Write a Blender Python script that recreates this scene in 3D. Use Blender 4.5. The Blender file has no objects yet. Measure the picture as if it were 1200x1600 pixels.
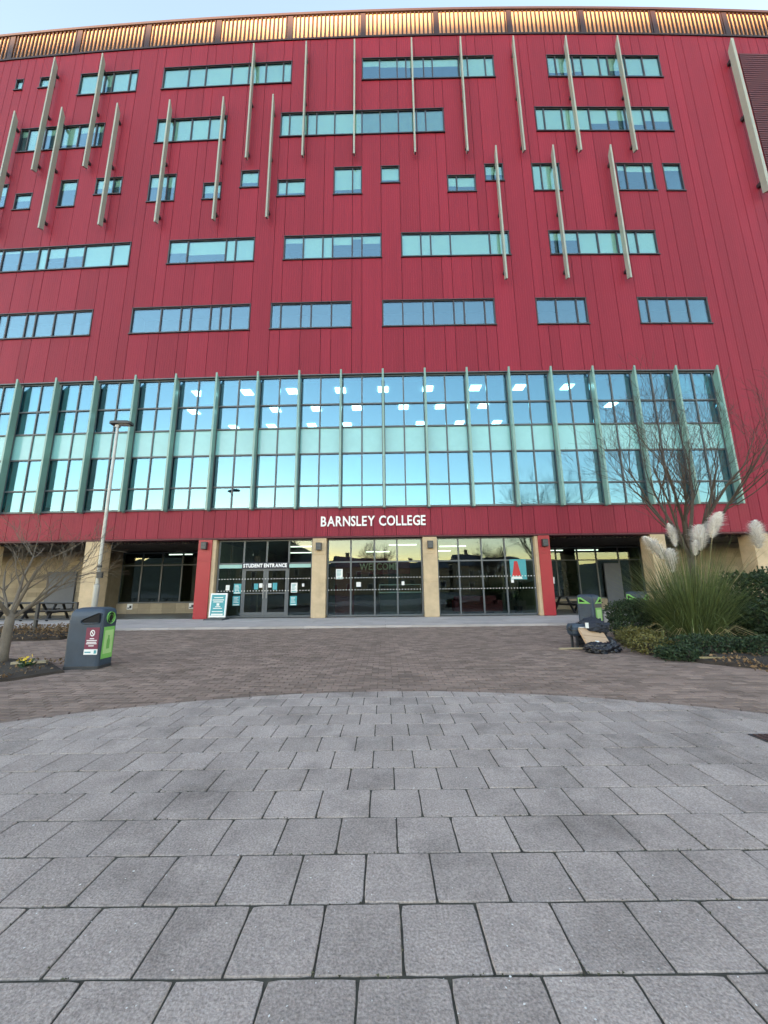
import bpy, bmesh, math, random
from math import sin, cos, pi, radians, atan, tan, sqrt
from mathutils import Vector, Matrix, noise as mnoise
rnd = random.Random(7)
scene = bpy.context.scene
col = scene.collection

# ------------------------------------------------------------------ camera
PITCH, ROLL = radians(11.2), radians(0.646)
cd = bpy.data.cameras.new('camera'); cam = bpy.data.objects.new('camera', cd); col.objects.link(cam)
cd.sensor_fit = 'HORIZONTAL'; cd.sensor_width = 36; cd.lens = 18; cd.clip_start = .05; cd.clip_end = 6000
r0 = Vector((1, 0, 0)); u0 = Vector((0, -sin(PITCH), cos(PITCH))); fw = Vector((0, cos(PITCH), sin(PITCH)))
rx = r0*cos(ROLL)-u0*sin(ROLL); ux = u0*cos(ROLL)+r0*sin(ROLL)
cam.matrix_world = Matrix(((rx.x, ux.x, -fw.x, 0), (rx.y, ux.y, -fw.y, 0), (rx.z, ux.z, -fw.z, 1.3), (0, 0, 0, 1)))
scene.camera = cam

# ------------------------------------------------------------------ sky, sun, exposure
SUN_EL, SUN_AZ = radians(2.8), radians(24)         # azimuth measured from straight behind the camera towards its left
to_sun = Vector((-sin(SUN_AZ)*cos(SUN_EL), -cos(SUN_AZ)*cos(SUN_EL), sin(SUN_EL)))
world = bpy.data.worlds.new('World'); scene.world = world; world.use_nodes = True
wn, wl = world.node_tree.nodes, world.node_tree.links
wn.clear()
sky = wn.new('ShaderNodeTexSky'); sky.sky_type = 'NISHITA'; sky.sun_disc = False
sky.sun_elevation = SUN_EL; sky.sun_rotation = math.atan2(to_sun.x, to_sun.y)
sky.altitude = 100; sky.air_density = 1.0; sky.dust_density = 0.1; sky.ozone_density = 1.0
bg = wn.new('ShaderNodeBackground'); bg.inputs['Strength'].default_value = .15
wo = wn.new('ShaderNodeOutputWorld'); wb = wn.new('ShaderNodeMix'); wb.data_type = 'RGBA'; wb.blend_type = 'MULTIPLY'; wb.inputs[0].default_value = 1; wb.inputs[7].default_value = (1.05, .955, .985, 1)   # colour balance of the daylight
wl.new(sky.outputs[0], wb.inputs[6]); wl.new(wb.outputs[2], bg.inputs[0]); wl.new(bg.outputs[0], wo.inputs[0])
sd = bpy.data.lights.new('sun', 'SUN'); sd.energy = 4.0; sd.angle = radians(.3); sd.color = (1, .72, .42)
sun = bpy.data.objects.new('sun', sd); col.objects.link(sun); sun.location = (-20, -30, 60)
sun.rotation_euler = (-to_sun).to_track_quat('-Z', 'Y').to_euler()
scene.view_settings.view_transform = 'Standard'; scene.view_settings.look = 'None'
scene.view_settings.exposure = 3.58; scene.view_settings.gamma = 1
scene.render.engine = 'CYCLES'
cy = scene.cycles
cy.use_denoising = True; cy.max_bounces = 8; cy.transparent_max_bounces = 12; cy.caustics_reflective = False; cy.caustics_refractive = False
cy.sample_clamp_indirect = 6

# ------------------------------------------------------------------ materials
def nt(name):
    m = bpy.data.materials.new(name); m.use_nodes = True
    n = m.node_tree.nodes; n.clear()
    return m, n, m.node_tree.links
def math_node(n, l, op, a, b=None):
    x = n.new('ShaderNodeMath'); x.operation = op
    for i, v in enumerate((a, b)):
        if v is None: continue
        if isinstance(v, (int, float)): x.inputs[i].default_value = v
        else: l.new(v, x.inputs[i])
    return x.outputs[0]
def M(name, c, rough=.6, metal=0., var=.12, vs=2.5, bump=0., bs=60., orand=0., tone=0., spec=.5, fine=0., fs=200., stretch=(1, 1, 1), emit=0., coat=0., sub=0., specks=0., blotch=0.):
    m, n, l = nt(name)
    out = n.new('ShaderNodeOutputMaterial'); p = n.new('ShaderNodeBsdfPrincipled'); l.new(p.outputs[0], out.inputs[0])
    p.inputs['Roughness'].default_value = rough; p.inputs['Metallic'].default_value = metal
    p.inputs['Specular IOR Level'].default_value = spec
    if coat: p.inputs['Coat Weight'].default_value = coat; p.inputs['Coat Roughness'].default_value = .1
    g = n.new('ShaderNodeNewGeometry'); mp = n.new('ShaderNodeMapping'); mp.inputs['Scale'].default_value = stretch
    l.new(g.outputs['Position'], mp.inputs[0])
    def nz(scale, detail=4, rg=.6):
        t = n.new('ShaderNodeTexNoise'); t.inputs['Scale'].default_value = scale; t.inputs['Detail'].default_value = detail; t.inputs['Roughness'].default_value = rg
        l.new(mp.outputs[0], t.inputs['Vector']); return t.outputs[0]
    v = math_node(n, l, 'MULTIPLY_ADD', nz(vs), 2*var*1.6); v.node.inputs[2].default_value = 1-var*1.6
    if fine:
        f = math_node(n, l, 'MULTIPLY_ADD', nz(fs, 2), 2*fine); f.node.inputs[2].default_value = 1-fine; v = math_node(n, l, 'MULTIPLY', v, f)
    if blotch:
        b = n.new('ShaderNodeMapRange'); b.inputs[1].default_value = .50; b.inputs[2].default_value = .72; b.inputs[3].default_value = 1; b.inputs[4].default_value = 1-blotch
        l.new(nz(1.3, 5, .65), b.inputs[0]); v = math_node(n, l, 'MULTIPLY', v, b.outputs[0])
    if orand:
        o = n.new('ShaderNodeObjectInfo'); r = math_node(n, l, 'MULTIPLY_ADD', o.outputs['Random'], 2*orand); r.node.inputs[2].default_value = 1-orand; v = math_node(n, l, 'MULTIPLY', v, r)
    if tone:
        a = n.new('ShaderNodeAttribute'); a.attribute_name = 'tone'; r = math_node(n, l, 'MULTIPLY_ADD', a.outputs['Fac'], 2*tone); r.node.inputs[2].default_value = 1-tone; v = math_node(n, l, 'MULTIPLY', v, r)
    x = n.new('ShaderNodeVectorMath'); x.operation = 'SCALE'; x.inputs[0].default_value = c[:3]; l.new(v, x.inputs['Scale'])
    cout = x.outputs[0]
    if specks:
        vo = n.new('ShaderNodeTexVoronoi'); vo.inputs['Scale'].default_value = 9; l.new(g.outputs['Position'], vo.inputs['Vector'])
        lt = math_node(n, l, 'LESS_THAN', vo.outputs['Distance'], .05)
        sp = n.new('ShaderNodeSeparateColor'); l.new(vo.outputs['Color'], sp.inputs[0])
        lt = math_node(n, l, 'MULTIPLY', lt, math_node(n, l, 'GREATER_THAN', sp.outputs[0], 1-specks))
        mx = n.new('ShaderNodeMix'); mx.data_type = 'RGBA'; l.new(lt, mx.inputs[0]); l.new(cout, mx.inputs[6]); mx.inputs[7].default_value = (.62, .62, .62, 1); cout = mx.outputs[2]
    l.new(cout, p.inputs['Base Color'])
    if emit:
        p.inputs['Emission Strength'].default_value = emit; p.inputs['Emission Color'].default_value = (*c[:3], 1)
    if bump:
        bn = n.new('ShaderNodeBump'); bn.inputs['Strength'].default_value = bump; bn.inputs['Distance'].default_value = .01
        l.new(nz(bs, 5), bn.inputs['Height']); l.new(bn.outputs[0], p.inputs['Normal'])
    if sub:   # thin leaves let light through
        tr = n.new('ShaderNodeBsdfTranslucent'); l.new(cout, tr.inputs[0]); ms = n.new('ShaderNodeMixShader'); ms.inputs[0].default_value = sub
        l.new(p.outputs[0], ms.inputs[1]); l.new(tr.outputs[0], ms.inputs[2]); l.new(ms.outputs[0], out.inputs[0])
    return m
def ribbed(name, c, rough):
    """coated metal sheet with fine vertical ribs"""
    m = M(name, c, rough, var=.12, vs=.9, orand=.08, spec=.2, fine=.08, fs=7, stretch=(1, 1, .07))
    n, l = m.node_tree.nodes, m.node_tree.links
    p = next(x for x in n if x.type == 'BSDF_PRINCIPLED')
    tc = n.new('ShaderNodeTexCoord'); s = n.new('ShaderNodeSeparateXYZ'); l.new(tc.outputs['Object'], s.inputs[0])
    w = math_node(n, l, 'PINGPONG', s.outputs[0], .06)
    w2 = math_node(n, l, 'GREATER_THAN', w, .048)
    b = n.new('ShaderNodeBump'); b.inputs['Strength'].default_value = 1.0; b.inputs['Distance'].default_value = .035; l.new(w2, b.inputs['Height'])
    l.new(b.outputs[0], p.inputs['Normal'])
    return m
def glass(name, trans, refl, base, wav=.0):
    m, n, l = nt(name)
    out = n.new('ShaderNodeOutputMaterial'); t = n.new('ShaderNodeBsdfTransparent'); t.inputs[0].default_value = (*trans, 1)
    g = n.new('ShaderNodeBsdfGlossy'); g.inputs['Roughness'].default_value = .0; g.inputs['Color'].default_value = (*refl, 1)
    f = n.new('ShaderNodeLayerWeight'); f.inputs[0].default_value = .5
    fac = math_node(n, l, 'MULTIPLY_ADD', math_node(n, l, 'POWER', f.outputs['Facing'], 4.0), 1-base); fac.node.inputs[2].default_value = base
    ms = n.new('ShaderNodeMixShader'); l.new(fac, ms.inputs[0]); l.new(t.outputs[0], ms.inputs[1]); l.new(g.outputs[0], ms.inputs[2]); l.new(ms.outputs[0], out.inputs[0])
    if wav:
        ge = n.new('ShaderNodeNewGeometry'); tx = n.new('ShaderNodeTexNoise'); tx.inputs['Scale'].default_value = .9; tx.inputs['Detail'].default_value = 1; l.new(ge.outputs['Position'], tx.inputs['Vector'])
        b = n.new('ShaderNodeBump'); b.inputs['Strength'].default_value = wav; b.inputs['Distance'].default_value = .02; l.new(tx.outputs[0], b.inputs['Height']); l.new(b.outputs[0], g.inputs['Normal'])
    return m
m_clad = ribbed('crimson_cladding', (.228, .018, .040), .55)
m_fascia = ribbed('crimson_fascia', (.235, .021, .042), .5)
m_back = M('dark_cavity', (.03, .008, .012), .9)
m_maroon = M('dark_maroon_metal', (.085, .014, .022), .6, orand=.1)
m_slat = M('maroon_slat', (.022, .006, .008), .6, orand=.15)
m_screen = M('roof_screen_panel', (.52, .29, .16), .55, var=.15, vs=.8)
m_frame = M('dark_window_frame', (.030, .026, .034), .45)
m_cframe = M('grey_curtain_frame', (.07, .085, .10), .4)
m_gframe = M('grey_shopfront_frame', (.09, .10, .11), .4)
m_glass = glass('solar_glass', (.46, .72, .76), (.36, .60, .72), .30, .12)
m_wglass = glass('window_glass', (.72, .88, .85), (.58, .82, .96), .18, .10)
m_gglass = glass('ground_floor_glass', (.60, .70, .66), (.66, .76, .86), .09, .16)
m_blind = M('pale_roller_blind', (.80, .82, .72), .8, orand=.08, var=.05)
m_blind2 = M('olive_roller_blind', (.30, .32, .24), .8, orand=.08)
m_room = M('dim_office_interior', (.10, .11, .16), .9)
m_spandrel = M('teal_spandrel', (.22, .50, .53), .18, orand=.05, var=.06, coat=.6)
m_fin = M('pale_green_metal_fin', (.29, .35, .33), .45, var=.08, orand=.06)
m_cfin = M('teal_glass_fin', (.17, .31, .28), .3, var=.06, orand=.05, coat=.3)
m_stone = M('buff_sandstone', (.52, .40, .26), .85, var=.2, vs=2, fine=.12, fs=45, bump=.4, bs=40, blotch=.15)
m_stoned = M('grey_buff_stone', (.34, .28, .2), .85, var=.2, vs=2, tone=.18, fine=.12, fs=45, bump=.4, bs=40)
m_redcol = M('red_painted_cladding', (.34, .022, .032), .4, var=.05)
m_soffit = M('dark_slatted_soffit', (.09, .08, .075), .7, tone=.2)
m_floor = M('interior_floor', (.12, .115, .105), .4)
m_iwall = M('interior_wall', (.19, .17, .12), .9, var=.2)
m_ired = M('interior_dark_red_wall', (.20, .03, .04), .8)
m_ceil = M('white_ceiling', (.42, .44, .44), .9)
m_lamp = M('lit_ceiling_panel', (1, .95, .9), emit=2.2)
m_tube = M('lit_strip_and_fill', (1, .95, .85), emit=.4)
m_white = M('white_paint', (.78, .78, .78), .5, var=.05)
m_lwhite = M('white_letters', (.80, .80, .82), .45, var=.03)
m_paper = M('white_paper', (.72, .72, .70), .8, var=.06)
m_teal = M('teal_print', (.06, .30, .34), .6, var=.15, vs=9)
m_navy = M('navy_sign', (.012, .015, .03), .5)
m_tan = M('tan_letters', (.80, .62, .45), .6)
m_black = M('black_painted_wood', (.018, .018, .022), .6, var=.3, vs=8, bump=.3, bs=30)
m_dmetal = M('dark_metal', (.035, .037, .042), .45)
m_gal = M('galvanised_steel', (.36, .37, .38), .45, metal=.6, var=.12)
m_bin = M('slate_blue_plastic', (.034, .054, .085), .5, blotch=.3, var=.2, vs=5, bump=.1, bs=200)
m_hole_shade = M('opening_shade_black', (.008, .008, .009), .9)  # flat black stands in for the shade inside the bin openings
m_green = M('bright_green_plastic', (.20, .50, .12), .5, var=.08)
m_pgreen = M('pale_green_print', (.42, .66, .28), .6)
m_dgreen = M('mid_green_print', (.16, .42, .10), .6)
m_mprint = M('maroon_print', (.17, .025, .06), .55)
m_slab = M('grey_concrete_slab', (.375, .320, .293), .88, var=.20, vs=3.4, orand=.11, fine=.75, fs=105, bump=.8, bs=90, specks=.12, blotch=.40, spec=.3)
m_brick = M('brown_paver', (.235, .172, .142), .88, var=.18, vs=.9, tone=.26, orand=.22, fine=.3, fs=70, bump=.4, bs=90, blotch=.25, specks=.05, spec=.3)
m_joint = M('dark_joint_sand', (.055, .052, .040), .95, var=.45, vs=14, fine=.5, fs=60)
m_pale = M('pale_concrete_flag', (.44, .395, .38), .8, var=.12, vs=1.5, orand=.08, fine=.1, fs=70, blotch=.12)
m_ground = M('tarmac_ground', (.06, .06, .06), .9, var=.3)
m_soil = M('dark_soil', (.035, .026, .020), .95, var=.4, vs=6, bump=.9, bs=25)
m_bark = M('grey_brown_bark', (.075, .058, .045), .9, var=.3, vs=8, bump=.5, bs=60)
m_barkp = M('pale_bark', (.15, .125, .10), .9, var=.3, vs=8, bump=.5, bs=60)
m_twig = M('brown_twig', (.055, .042, .038), .9)
m_leafd = M('dark_evergreen_leaf', (.026, .050, .020), .7, tone=.55, sub=.2)
m_leafm = M('mid_green_leaf', (.035, .075, .030), .5, tone=.5, sub=.2)
m_leafy = M('golden_green_leaf', (.135, .125, .035), .5, tone=.5, sub=.2)
m_blade = M('grass_blade', (.11, .145, .05), .55, tone=.6, sub=.25)
m_straw = M('dry_straw_stalk', (.42, .34, .18), .7, tone=.3)
m_plume = M('cream_plume', (.95, .92, .88), .9, tone=.25, sub=.3)
m_litter = M('fallen_leaf', (.16, .10, .05), .8, tone=.6)
m_card = M('brown_cardboard', (.46, .32, .21), .8, var=.08)
m_cardd = M('brown_tape', (.30, .20, .12), .5)
m_bag = M('black_plastic_bag', (.010, .011, .018), .28, var=.2, spec=.6)
m_bagn = M('navy_fabric', (.018, .022, .034), .75, var=.3, vs=9, bump=.4, bs=60)
m_plank = M('weathered_plank', (.34, .28, .19), .8, var=.2, stretch=(1, 8, 8))
m_yellow = M('yellow_petal', (.75, .55, .05), .6)
m_redp = M('red_print', (.45, .03, .03), .6)
m_sofa = M('maroon_upholstery', (.20, .03, .045), .8)
m_pot = M('dark_pot', (.02, .02, .02), .5)
m_hill = M('winter_hillside', (.045, .05, .03), .95, var=.4, vs=.05)
m_brickwall = M('town_stone', (.26, .21, .15), .9, var=.2)
m_slate = M('town_slate_roof', (.07, .07, .08), .8)
m_door = M('slate_grey_door', (.10, .11, .14), .5)

# ------------------------------------------------------------------ mesh helpers
class MB:
    def __init__(s): s.v, s.f, s.t = [], [], []
    def box(s, x0, x1, y0, y1, z0, z1, tone=None):
        b = len(s.v); s.v += [(x0, y0, z0), (x1, y0, z0), (x1, y1, z0), (x0, y1, z0), (x0, y0, z1), (x1, y0, z1), (x1, y1, z1), (x0, y1, z1)]
        s.f += [tuple(b+i for i in q) for q in ((0, 3, 2, 1), (4, 5, 6, 7), (0, 1, 5, 4), (1, 2, 6, 5), (2, 3, 7, 6), (3, 0, 4, 7))]
        if tone is not None: s.t += [tone]*6
    def obox(s, c, ax, ay, az):
        """box with centre c and half-axis vectors"""
        b = len(s.v); c = Vector(c)
        for k in (-1, 1):
            for i, j in ((-1, -1), (1, -1), (1, 1), (-1, 1)): s.v.append(tuple(c+Vector(ax)*i+Vector(ay)*j+Vector(az)*k))
        s.f += [tuple(b+i for i in q) for q in ((0, 3, 2, 1), (4, 5, 6, 7), (0, 1, 5, 4), (1, 2, 6, 5), (2, 3, 7, 6), (3, 0, 4, 7))]
    def bar(s, p, q, w, h=None):
        p, q = Vector(p), Vector(q); d = (q-p); L = d.length; d.normalize(); h = h or w
        up = Vector((0, 0, 1)) if abs(d.z) < .9 else Vector((0, 1, 0)); a = d.cross(up).normalized(); b = a.cross(d)
        s.obox((p+q)/2, a*(w/2), b*(h/2), d*(L/2))
    def poly(s, pts): b = len(s.v); s.v += [tuple(p) for p in pts]; s.f.append(tuple(range(b, b+len(pts))))
    def loft(s, rings, caps=True):
        n = len(rings[0]); b = len(s.v)
        for r in rings: s.v += [tuple(p) for p in r]
        for k in range(len(rings)-1):
            for i in range(n):
                j = (i+1) % n; s.f.append((b+k*n+i, b+k*n+j, b+(k+1)*n+j, b+(k+1)*n+i))
        if caps: s.f.append(tuple(b+i for i in reversed(range(n)))); s.f.append(tuple(b+(len(rings)-1)*n+i for i in range(n)))
    def tube(s, pts, rad, sides=6):
        pts = [Vector(p) for p in pts]; rings = []
        a = None
        for i, p in enumerate(pts):
            d = (pts[min(i+1, len(pts)-1)]-pts[max(i-1, 0)]).normalized()
            if a is None: a = d.orthogonal().normalized()
            else: a = (a-d*a.dot(d)); a = a.normalized() if a.length > 1e-6 else d.orthogonal().normalized()
            b = d.cross(a); r = rad[i] if hasattr(rad, '__len__') else rad
            rings.append([p+(a*cos(2*pi*k/sides)+b*sin(2*pi*k/sides))*r for k in range(sides)])
        s.loft(rings)
    def build(s, name, mat, parent=None, loc=(0, 0, 0), rz=0., smooth=False):
        me = bpy.data.meshes.new(name); me.from_pydata(s.v, [], s.f); me.materials.append(mat)
        if s.t:
            at = me.attributes.new('tone', 'FLOAT', 'FACE'); at.data.foreach_set('value', s.t[:len(s.f)]+[.5]*(len(s.f)-len(s.t)))
        if smooth: me.polygons.foreach_set('use_smooth', [True]*len(me.polygons))
        me.update()
        return link(name, me, parent, loc, rz)
def link(name, me, parent=None, loc=(0, 0, 0), rz=0.):
    o = bpy.data.objects.new(name, me); col.objects.link(o); o.location = loc; o.rotation_euler = (0, 0, rz)
    if parent: o.parent = parent
    return o
def tag(o, label=None, cat=None, group=None, kind=None):
    if label: o['label'] = label
    if cat: o['category'] = cat
    if group: o['group'] = group
    if kind: o['kind'] = kind
    return o
def thing(name, label, cat, loc=(0, 0, 0), rz=0., group=None):
    o = link(name, None, None, loc, rz); o.empty_display_size = .2
    return tag(o, label, cat, group)
def struct(o): o['kind'] = 'structure'; return o
def copy_tree(o, parent=None):
    c = o.copy(); col.objects.link(c)
    if parent: c.parent = parent
    for ch in list(o.children): copy_tree(ch, c)
    return c
_bx = {}
def boxmesh(name, x0, x1, y0, y1, z0, z1, mat):
    k = (name, mat.name)+tuple(round(v, 3) for v in (x0, x1, y0, y1, z0, z1))
    if k not in _bx:
        b = MB(); b.box(x0, x1, y0, y1, z0, z1)
        me = bpy.data.meshes.new(name); me.from_pydata(b.v, [], b.f); me.materials.append(mat); _bx[k] = me
    return _bx[k]
def rrect(w, d, r, n=4, cx=0, cy=0):
    pts = []
    for (sx, sy, a0) in ((1, 1, 0), (-1, 1, pi/2), (-1, -1, pi), (1, -1, 1.5*pi)):
        for i in range(n+1):
            a = a0+pi/2*i/n; pts.append((cx+sx*(w/2-r)+r*cos(a), cy+sy*(d/2-r)+r*sin(a)))
    return pts
_gl = {}
def glyph(ch, size, mat, ext=.012, bold=.0):
    k = (ch, size, mat.name, ext)
    if k not in _gl:
        cu = bpy.data.curves.new('letter', 'FONT'); cu.body = ch; cu.size = size; cu.extrude = ext; cu.offset = bold; cu.resolution_u = 3
        t = bpy.data.objects.new('tmp', cu); col.objects.link(t)
        me = bpy.data.meshes.new_from_object(t.evaluated_get(bpy.context.evaluated_depsgraph_get()))
        bpy.data.objects.remove(t); bpy.data.curves.remove(cu)
        xs = [v.co.x for v in me.vertices]; x0, x1 = min(xs), max(xs)
        me.transform(Matrix(((1, 0, 0, -x0), (0, 0, -1, 0), (0, 1, 0, 0), (0, 0, 0, 1))))
        me.materials.clear(); me.materials.append(mat); me.name = 'letter'
        _gl[k] = (me, x1-x0)
    return _gl[k]
def text_row(body, width, cap, mat, parent, z=0., y=0., ext=.012, bold=.0, x0=None):
    """letters as parts of a sign, centred on the parent, fitted to the width"""
    size = cap/.70; gap = .075*size
    items = [(c, glyph(c, size, mat, ext, bold) if c != ' ' else (None, .22*size)) for c in body]
    tot = sum(g[1] for _, g in items)+gap*(len(items)-1)
    sx = width/tot; x = -width/2 if x0 is None else x0
    for c, (me, w) in items:
        if me:
            o = link('letter', me, parent, (x, y, z)); o.scale = (sx, 1, 1)
        x += (w+gap)*sx

# ------------------------------------------------------------------ facade frame (gently convex in plan, radius 500 m)
YAW, KC, YF = radians(-.805), .002, 17.0
TV, NV = Vector((cos(YAW), sin(YAW))), Vector((-sin(YAW), cos(YAW)))
def ang(u): return YAW+atan(KC*u)
def F(u, y=0., z=0.):
    """position relative to the building's origin; y goes into the building"""
    a = ang(u); q = TV*u+NV*(KC*u*u/2)+Vector((-sin(a), cos(a)))*y
    return Vector((q.x, q.y, z))
BO = Vector((0, YF, 0))
class FB(MB):
    """mesh builder in facade coordinates"""
    def fbox(s, a, b, y0, y1, z0, z1, step=2.5, tone=None):
        n = max(1, math.ceil((b-a)/step)); base = len(s.v)
        for i in range(n+1):
            u = a+(b-a)*i/n
            s.v += [tuple(F(u, y, z)) for y, z in ((y0, z0), (y1, z0), (y1, z1), (y0, z1))]
        for i in range(n):
            k = base+4*i
            s.f += [(k, k+4, k+5, k+1), (k+1, k+5, k+6, k+2), (k+2, k+6, k+7, k+3), (k+3, k+7, k+4, k)]
        s.f += [(base, base+1, base+2, base+3), tuple(base+4*n+i for i in (3, 2, 1, 0))]
        if tone is not None: s.t += [tone]*(4*n+2)

building = thing('college_building', 'large crimson clad college building with bands of windows and a glazed middle storey', 'building', BO)
MOD, OFF = .515, .03
def snap(u): return round((u-OFF)/MOD)
def U(k): return OFF+k*MOD

rowsA = [([-22.36, -21.5], [1]), ([-20.4, -19.51], [1]), ([-17.98, -16.55, -15.88, -14.89, -14.46], [1, .6, 1, 1]),
         ([-12.9, -11.35, -10.31, -8.77, -7.63, -6.72, -5.65, -5.2], [1]*7),
         ([-.94, .03, 1.08, 1.53, 2.61, 3.13, 4.7, 5.19, 6.23, 6.72], [.3, .35, .35, .4, .35, .35, 1, 1, .95]),
         ([9.9, 10.35, 11.28, 11.85, 12.94, 13.35, 14.45, 15.43, 16.53], [.7, .7, .7, 1, 1, .6, .8, .85])]
rowsB = [([-21.14, -20.55, -19.69, -18.59, -17.51, -16.51, -16.09], [.25, .9, .3, .8, .3, .25]),
         ([-12.94, -11.89, -10.84, -9.8, -8.84], [1]*4),
         ([-5.68, -5.16, -4.11, -3.6, -2.54, -.98, .03, 1.08, 2.13, 2.67, 3.61], [1, 1, 1, 1, 1, 2, 2, 2, 2, 2]),
         ([8.87, 9.34, 10.39, 11.91, 12.97, 13.99, 15.05, 15.52, 16.73], [1, 1, 1, .65, .5, .7, .5, .5])]
rowsC = [(-22.3, -21.25, 22.44, 24.0, [.4]), (-20.76, -19.77, 22.22, 23.28, [.3]), (-18.23, -17.13, 22.22, 24.0, [.25]), (-16.12, -14.63, 22.9, 24.0, [.5, .5]),
         (-12.99, -11.46, 22.22, 24.0, [.4, .4]), (-9.81, -8.85, 22.22, 23.28, [.5]), (-7.72, -6.76, 22.9, 24.0, [.6]), (-5.67, -4.16, 22.22, 23.28, [.7, .7]),
         (-2.52, -1.05, 22.22, 24.0, [.8, .8]), (.03, 1.01, 22.9, 24.0, [.8]), (3.67, 5.16, 22.22, 23.28, [.6, .6]), (5.76, 6.77, 22.9, 24.0, [.5]),
         (8.35, 9.95, 22.22, 24.0, [1, 1]), (13.03, 15.21, 22.22, 24.0, [.2, .2, .2]), (15.64, 16.74, 22.22, 24.0, [.2])]
csplit = {-16.12: [1.0], -12.99: [1.0], -5.67: [.5], -2.52: [1.0], 3.67: [.5], 8.35: [.5], 13.03: [.5, 1.55]}
rowsD = [([-22.7, -21.7, -20.65, -19.66, -18.61, -18.14, -17.1, -16.06, -14.47, -13.49], [.1, .1, .1, .1, 1, .4, .4, 1, 1][:9]), ([-11.36, -10.29, -8.22, -7.71, -6.76], [.5, .6, 1, 1]),
         ([-5.13, -4.11, -3.07, -2.56, -1.52, -1.02, -.04], [.2, 1, 1, .4, .1, .3]), ([1.09, 2.1, 2.6, 3.6, 5.7, 6.71], [1]*5),
         ([8.84, 10.32, 11.39, 12.4, 12.94, 13.48, 14.63], [.3, 1, 1, 1, 1, 1])]
rowsE = [([-22.3, -21.2, -20.2, -19.69, -18.64, -18.12, -17.01, -15.98, -15.02], [0]*8), ([-12.89, -11.32, -10.25, -9.76, -8.7, -8.17, -7.64, -6.69], [0]*7),
         ([-5.58, -5.1, -4.05, -3.54, -2.53, -1.56], [0]*5), ([.05, 1.05, 2.11, 2.59, 3.65, 4.13, 5.15, 5.67], [0]*7),
         ([7.78, 8.75, 9.78, 10.36], [0]*3), ([12.94, 13.4, 14.5, 15.51, 16.69], [0]*4)]
windows = []            # (edges in modules, z0, z1, blinds)
rowsC += [(-22.36, -21.4, 31.1, 31.9, [1]), (-20.35, -19.4, 31.1, 31.9, [1])]
for rows, z0, z1 in ((rowsA[2:], 30.26, 31.9), (rowsB, 26.29, 27.97), (rowsD, 18.17, 19.6), (rowsE, 14.12, 15.56)):
    for e, b in rows:
        ks = [snap(u) for u in e]
        for i in range(1, len(ks)):
            if ks[i] <= ks[i-1]: ks[i] = ks[i-1]+1
        windows.append((ks, z0, z1, b))
for a, b, z0, z1, bl in rowsC:
    ks = [snap(a)]+[snap(a+s) for s in csplit.get(a, [])]+[snap(b)]
    for i in range(1, len(ks)):
        if ks[i] <= ks[i-1]: ks[i] = ks[i-1]+1
    windows.append((ks, z0, z1, bl))

def make_window(ks, z0, z1, bl):
    a, b = U(ks[0]), U(ks[-1]); c = (a+b)/2; w = b-a; h = z1-z0
    loc, rz = F(c, 0, z0), ang(c)
    f = MB(); x0, x1 = -w/2+.004, w/2-.004; t = .055
    f.box(x0-.03, x1+.03, -.06, .12, -.06, .0)                      # sill, proud of the cladding
    f.box(x0-.02, x1+.02, -.025, .12, h, h+.045)                       # head
    f.box(x0, x0+t, -.01, .12, .0, h); f.box(x1-t, x1, -.01, .12, .0, h)
    f.box(x0+t, x1-t, .02, .12, .0, .05); f.box(x0+t, x1-t, .02, .12, h-.05, h)
    for k in ks[1:-1]:
        x = U(k)-c; f.box(x-.032, x+.032, .01, .12, .05, h-.05)
    win = f.build('window', m_frame, building, loc, rz)
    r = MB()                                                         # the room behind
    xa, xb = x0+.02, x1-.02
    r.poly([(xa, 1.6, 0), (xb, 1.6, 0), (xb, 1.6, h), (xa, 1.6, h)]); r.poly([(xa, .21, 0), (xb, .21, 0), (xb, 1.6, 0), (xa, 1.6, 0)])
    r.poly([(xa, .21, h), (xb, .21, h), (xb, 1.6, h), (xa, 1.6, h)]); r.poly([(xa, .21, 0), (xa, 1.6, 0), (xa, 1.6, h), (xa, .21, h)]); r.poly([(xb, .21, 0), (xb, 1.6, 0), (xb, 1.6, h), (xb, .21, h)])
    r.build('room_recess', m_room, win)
    for i in range(len(ks)-1):
        xa = max(U(ks[i])-c, x0+.02)+.035; xb = min(U(ks[i+1])-c, x1-.02)-.035
        p = link('window_pane', boxmesh('window_pane', 0, xb-xa, 0, .024, .05, h-.05, m_wglass), win, (xa, .055, 0)); p.rotation_euler = (rnd.uniform(-.002, .002), 0, rnd.uniform(-.003, .003))
        bv = bl[min(i, len(bl)-1)]; bm_ = m_blind
        if bv == 2: bv, bm_ = 1, m_blind2
        if bv > 0:
            bv = min(1, max(.08, bv+(rnd.uniform(-.04, .04) if bv < 1 else 0)))
            zb = h-.05-(h-.1)*bv
            link('window_blind', boxmesh('window_blind', 0, xb-xa, 0, .006, zb, h-.05, bm_), win, (xa, .10, 0))
for w in windows: make_window(*w)

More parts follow.
